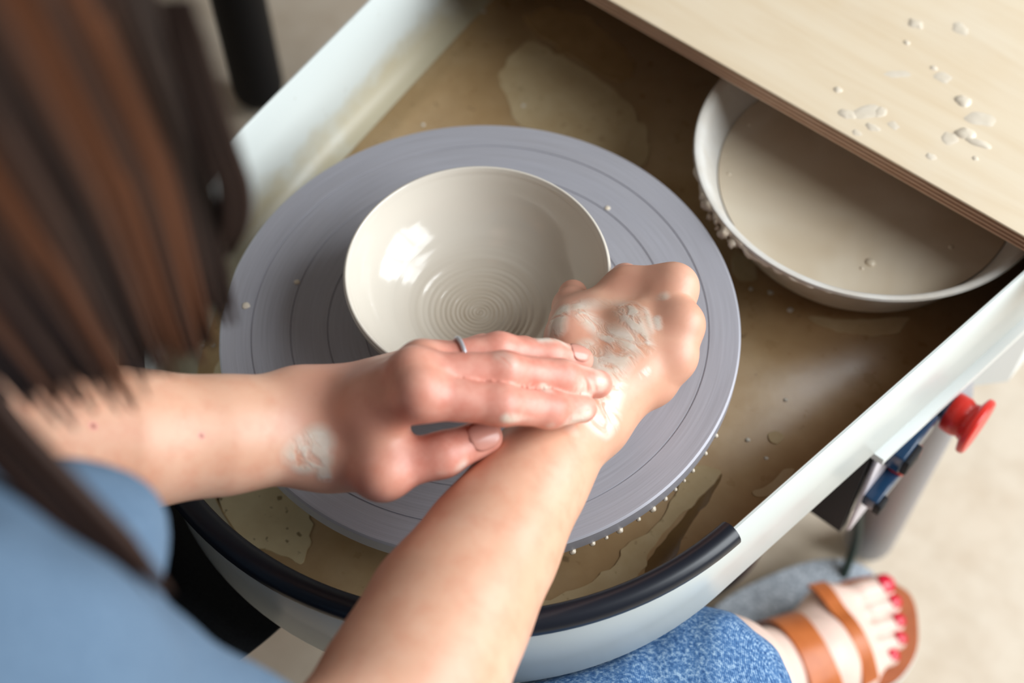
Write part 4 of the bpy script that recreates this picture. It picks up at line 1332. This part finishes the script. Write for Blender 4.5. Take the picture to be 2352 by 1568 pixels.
# ---- hair
def build_hair():
    rnd = random.Random(11)
    V, F, T = [], [], []
    def lock(path, w, tone):
        n0 = len(V)
        n = len(path)
        rad = [w * (0.55 + 0.45 * min(1, i / 3)) * (1 if i < n * .72 else max(.12, 1 - (i - n * .72) / (n * .29))) for i in range(n)]
        v, f = tube(path, rad, 6, up=(0.3, 0.9, 0.1), flat=.75)
        V.extend(v)
        F.extend([tuple(n0 + i for i in q) for q in f])
        T.extend([tone] * len(v))
    cx, cy, cz = 0.0, -0.258, H + 0.515
    for layer, (rs, cnt, zb_) in enumerate(((0.90, 140, .350), (1.0, 300, .338), (1.05, 320, .334))):
        for k in range(cnt):
            a = math.radians(60 + 240 * (k + rnd.random()) / cnt)        # azimuth from the face, clockwise seen from above
            sx, sy = math.sin(a), math.cos(a)
            ex, ey, ez = .088 * rs, .098 * rs, .098 * rs
            crown = hp(rnd.uniform(-.004, .004), -.01, .102 * rs)
            path = []
            for t in (0.0, .25, .5, .75, 1.0):
                ph = t * math.pi / 2
                q = V3((cx + ex * sx * math.sin(ph), cy + ey * sy * math.sin(ph) + (1 - t) * .03, cz + ez * math.cos(ph) * (1.0)))
                path.append(crown * (1 - t) ** 2 + q * (1 - (1 - t) ** 2))
            back = max(0, -sy)
            zend = H + zb_ + .028 * back + rnd.uniform(-.016, .014) - .012 * max(0, sx) * (sy > .2)
            bx = cx + (.096 * rs) * sx + rnd.uniform(-.003, .003)
            by = cy + .010 + (.085 * rs) * sy + rnd.uniform(-.003, .003)
            e = path[-1]
            for t in (.25, .5, .75, 1.0):
                z = e[2] + (zend - e[2]) * t
                curl = 1 - .10 * max(0, t - .5) * 2
                path.append(V3((cx + (e[0] + (bx - e[0]) * t - cx) * curl, cy + (e[1] + (by - e[1]) * t - cy) * curl, z)))
            tone = .5 + .5 * mnoise.noise(Vector((a * 3.2, layer * .4, 3.3))) + .28 * mnoise.noise(Vector((a * 9, layer, 1.0))) + rnd.uniform(-.08, .08)
            lock([tuple(q) for q in catmull(path, 3)], .0040 + rnd.uniform(0, .002), min(1, max(0, tone - .10)))
    # loose front lock and the long lock that falls over the shoulder
    for k in range(7):
        j = rnd.uniform(-.003, .003)
        lock([tuple(q) for q in catmull([(0.1103 + j, -0.2158 + j, 0.9800), (0.1077 + j, -0.2144 + j, 0.9550), (0.1032 + j, -0.2107 + j, 0.9200), (0.0971 + j, -0.2060 + j, 0.8900), (0.0901 + j, -0.2058 + j, 0.8650), (0.0827 + j, -0.2081 + j, 0.8450)], 5)], .0030, .2 + 20 * abs(j))
    for k in range(10):
        j = rnd.uniform(-.005, .005)
        lock([tuple(q) for q in catmull([(0.0955 + j, -0.3032 + j, 0.9130), (0.1085 + j, -0.3064 + j, 0.9024), (0.1225 + j, -0.3062 + j, 0.8865), (0.1356 + j, -0.3054 + j, 0.8724), (0.1452 + j, -0.3044 + j, 0.8577), (0.1551 + j, -0.3041 + j, 0.8446)], 5)], .0040, .25 + 40 * abs(j))
    me = bpy.data.meshes.new('hair')
    me.from_pydata(V, [], F)
    me.update()
    at_ = me.attributes.new('tone', 'FLOAT', 'POINT')
    at_.data.foreach_set('value', T)
    o = link('hair', me, M['hair'], person)
    o['label'] = 'straight brown chin-length hair hanging down'
build_hair()
# eyes
for s in (-1, 1):
    V, F = blob(.0105, 1, 1.0, 16, 10, 0)
    q = hp(s * .031, .079, .004)
    mk('eye', shift(V, tuple(q)), F, M['eye'], person)

# ---- the potter's seat
seat = tag(empty('potters_stool', (0, -0.58, 0)), 'round wooden stool the potter sits on', 'stool')
V, F = lathe([(0.0001, H - .150), (.165, H - .150), (.172, H - .143), (.172, H - .123), (.165, H - .115), (0.0001, H - .113)], 48)
mk('stool_seat', shift(V, (0, -0.58, 0)), F, M['seat'], seat, autos=40)
for k in range(4):
    a = math.pi / 4 + k * math.pi / 2
    V, F = tube([(.12 * math.cos(a), -0.58 + .12 * math.sin(a), H - .149), (.17 * math.cos(a), -0.58 + .17 * math.sin(a), 0.0)], .016, 12)
    mk('leg', V, F, M['seat'], seat)
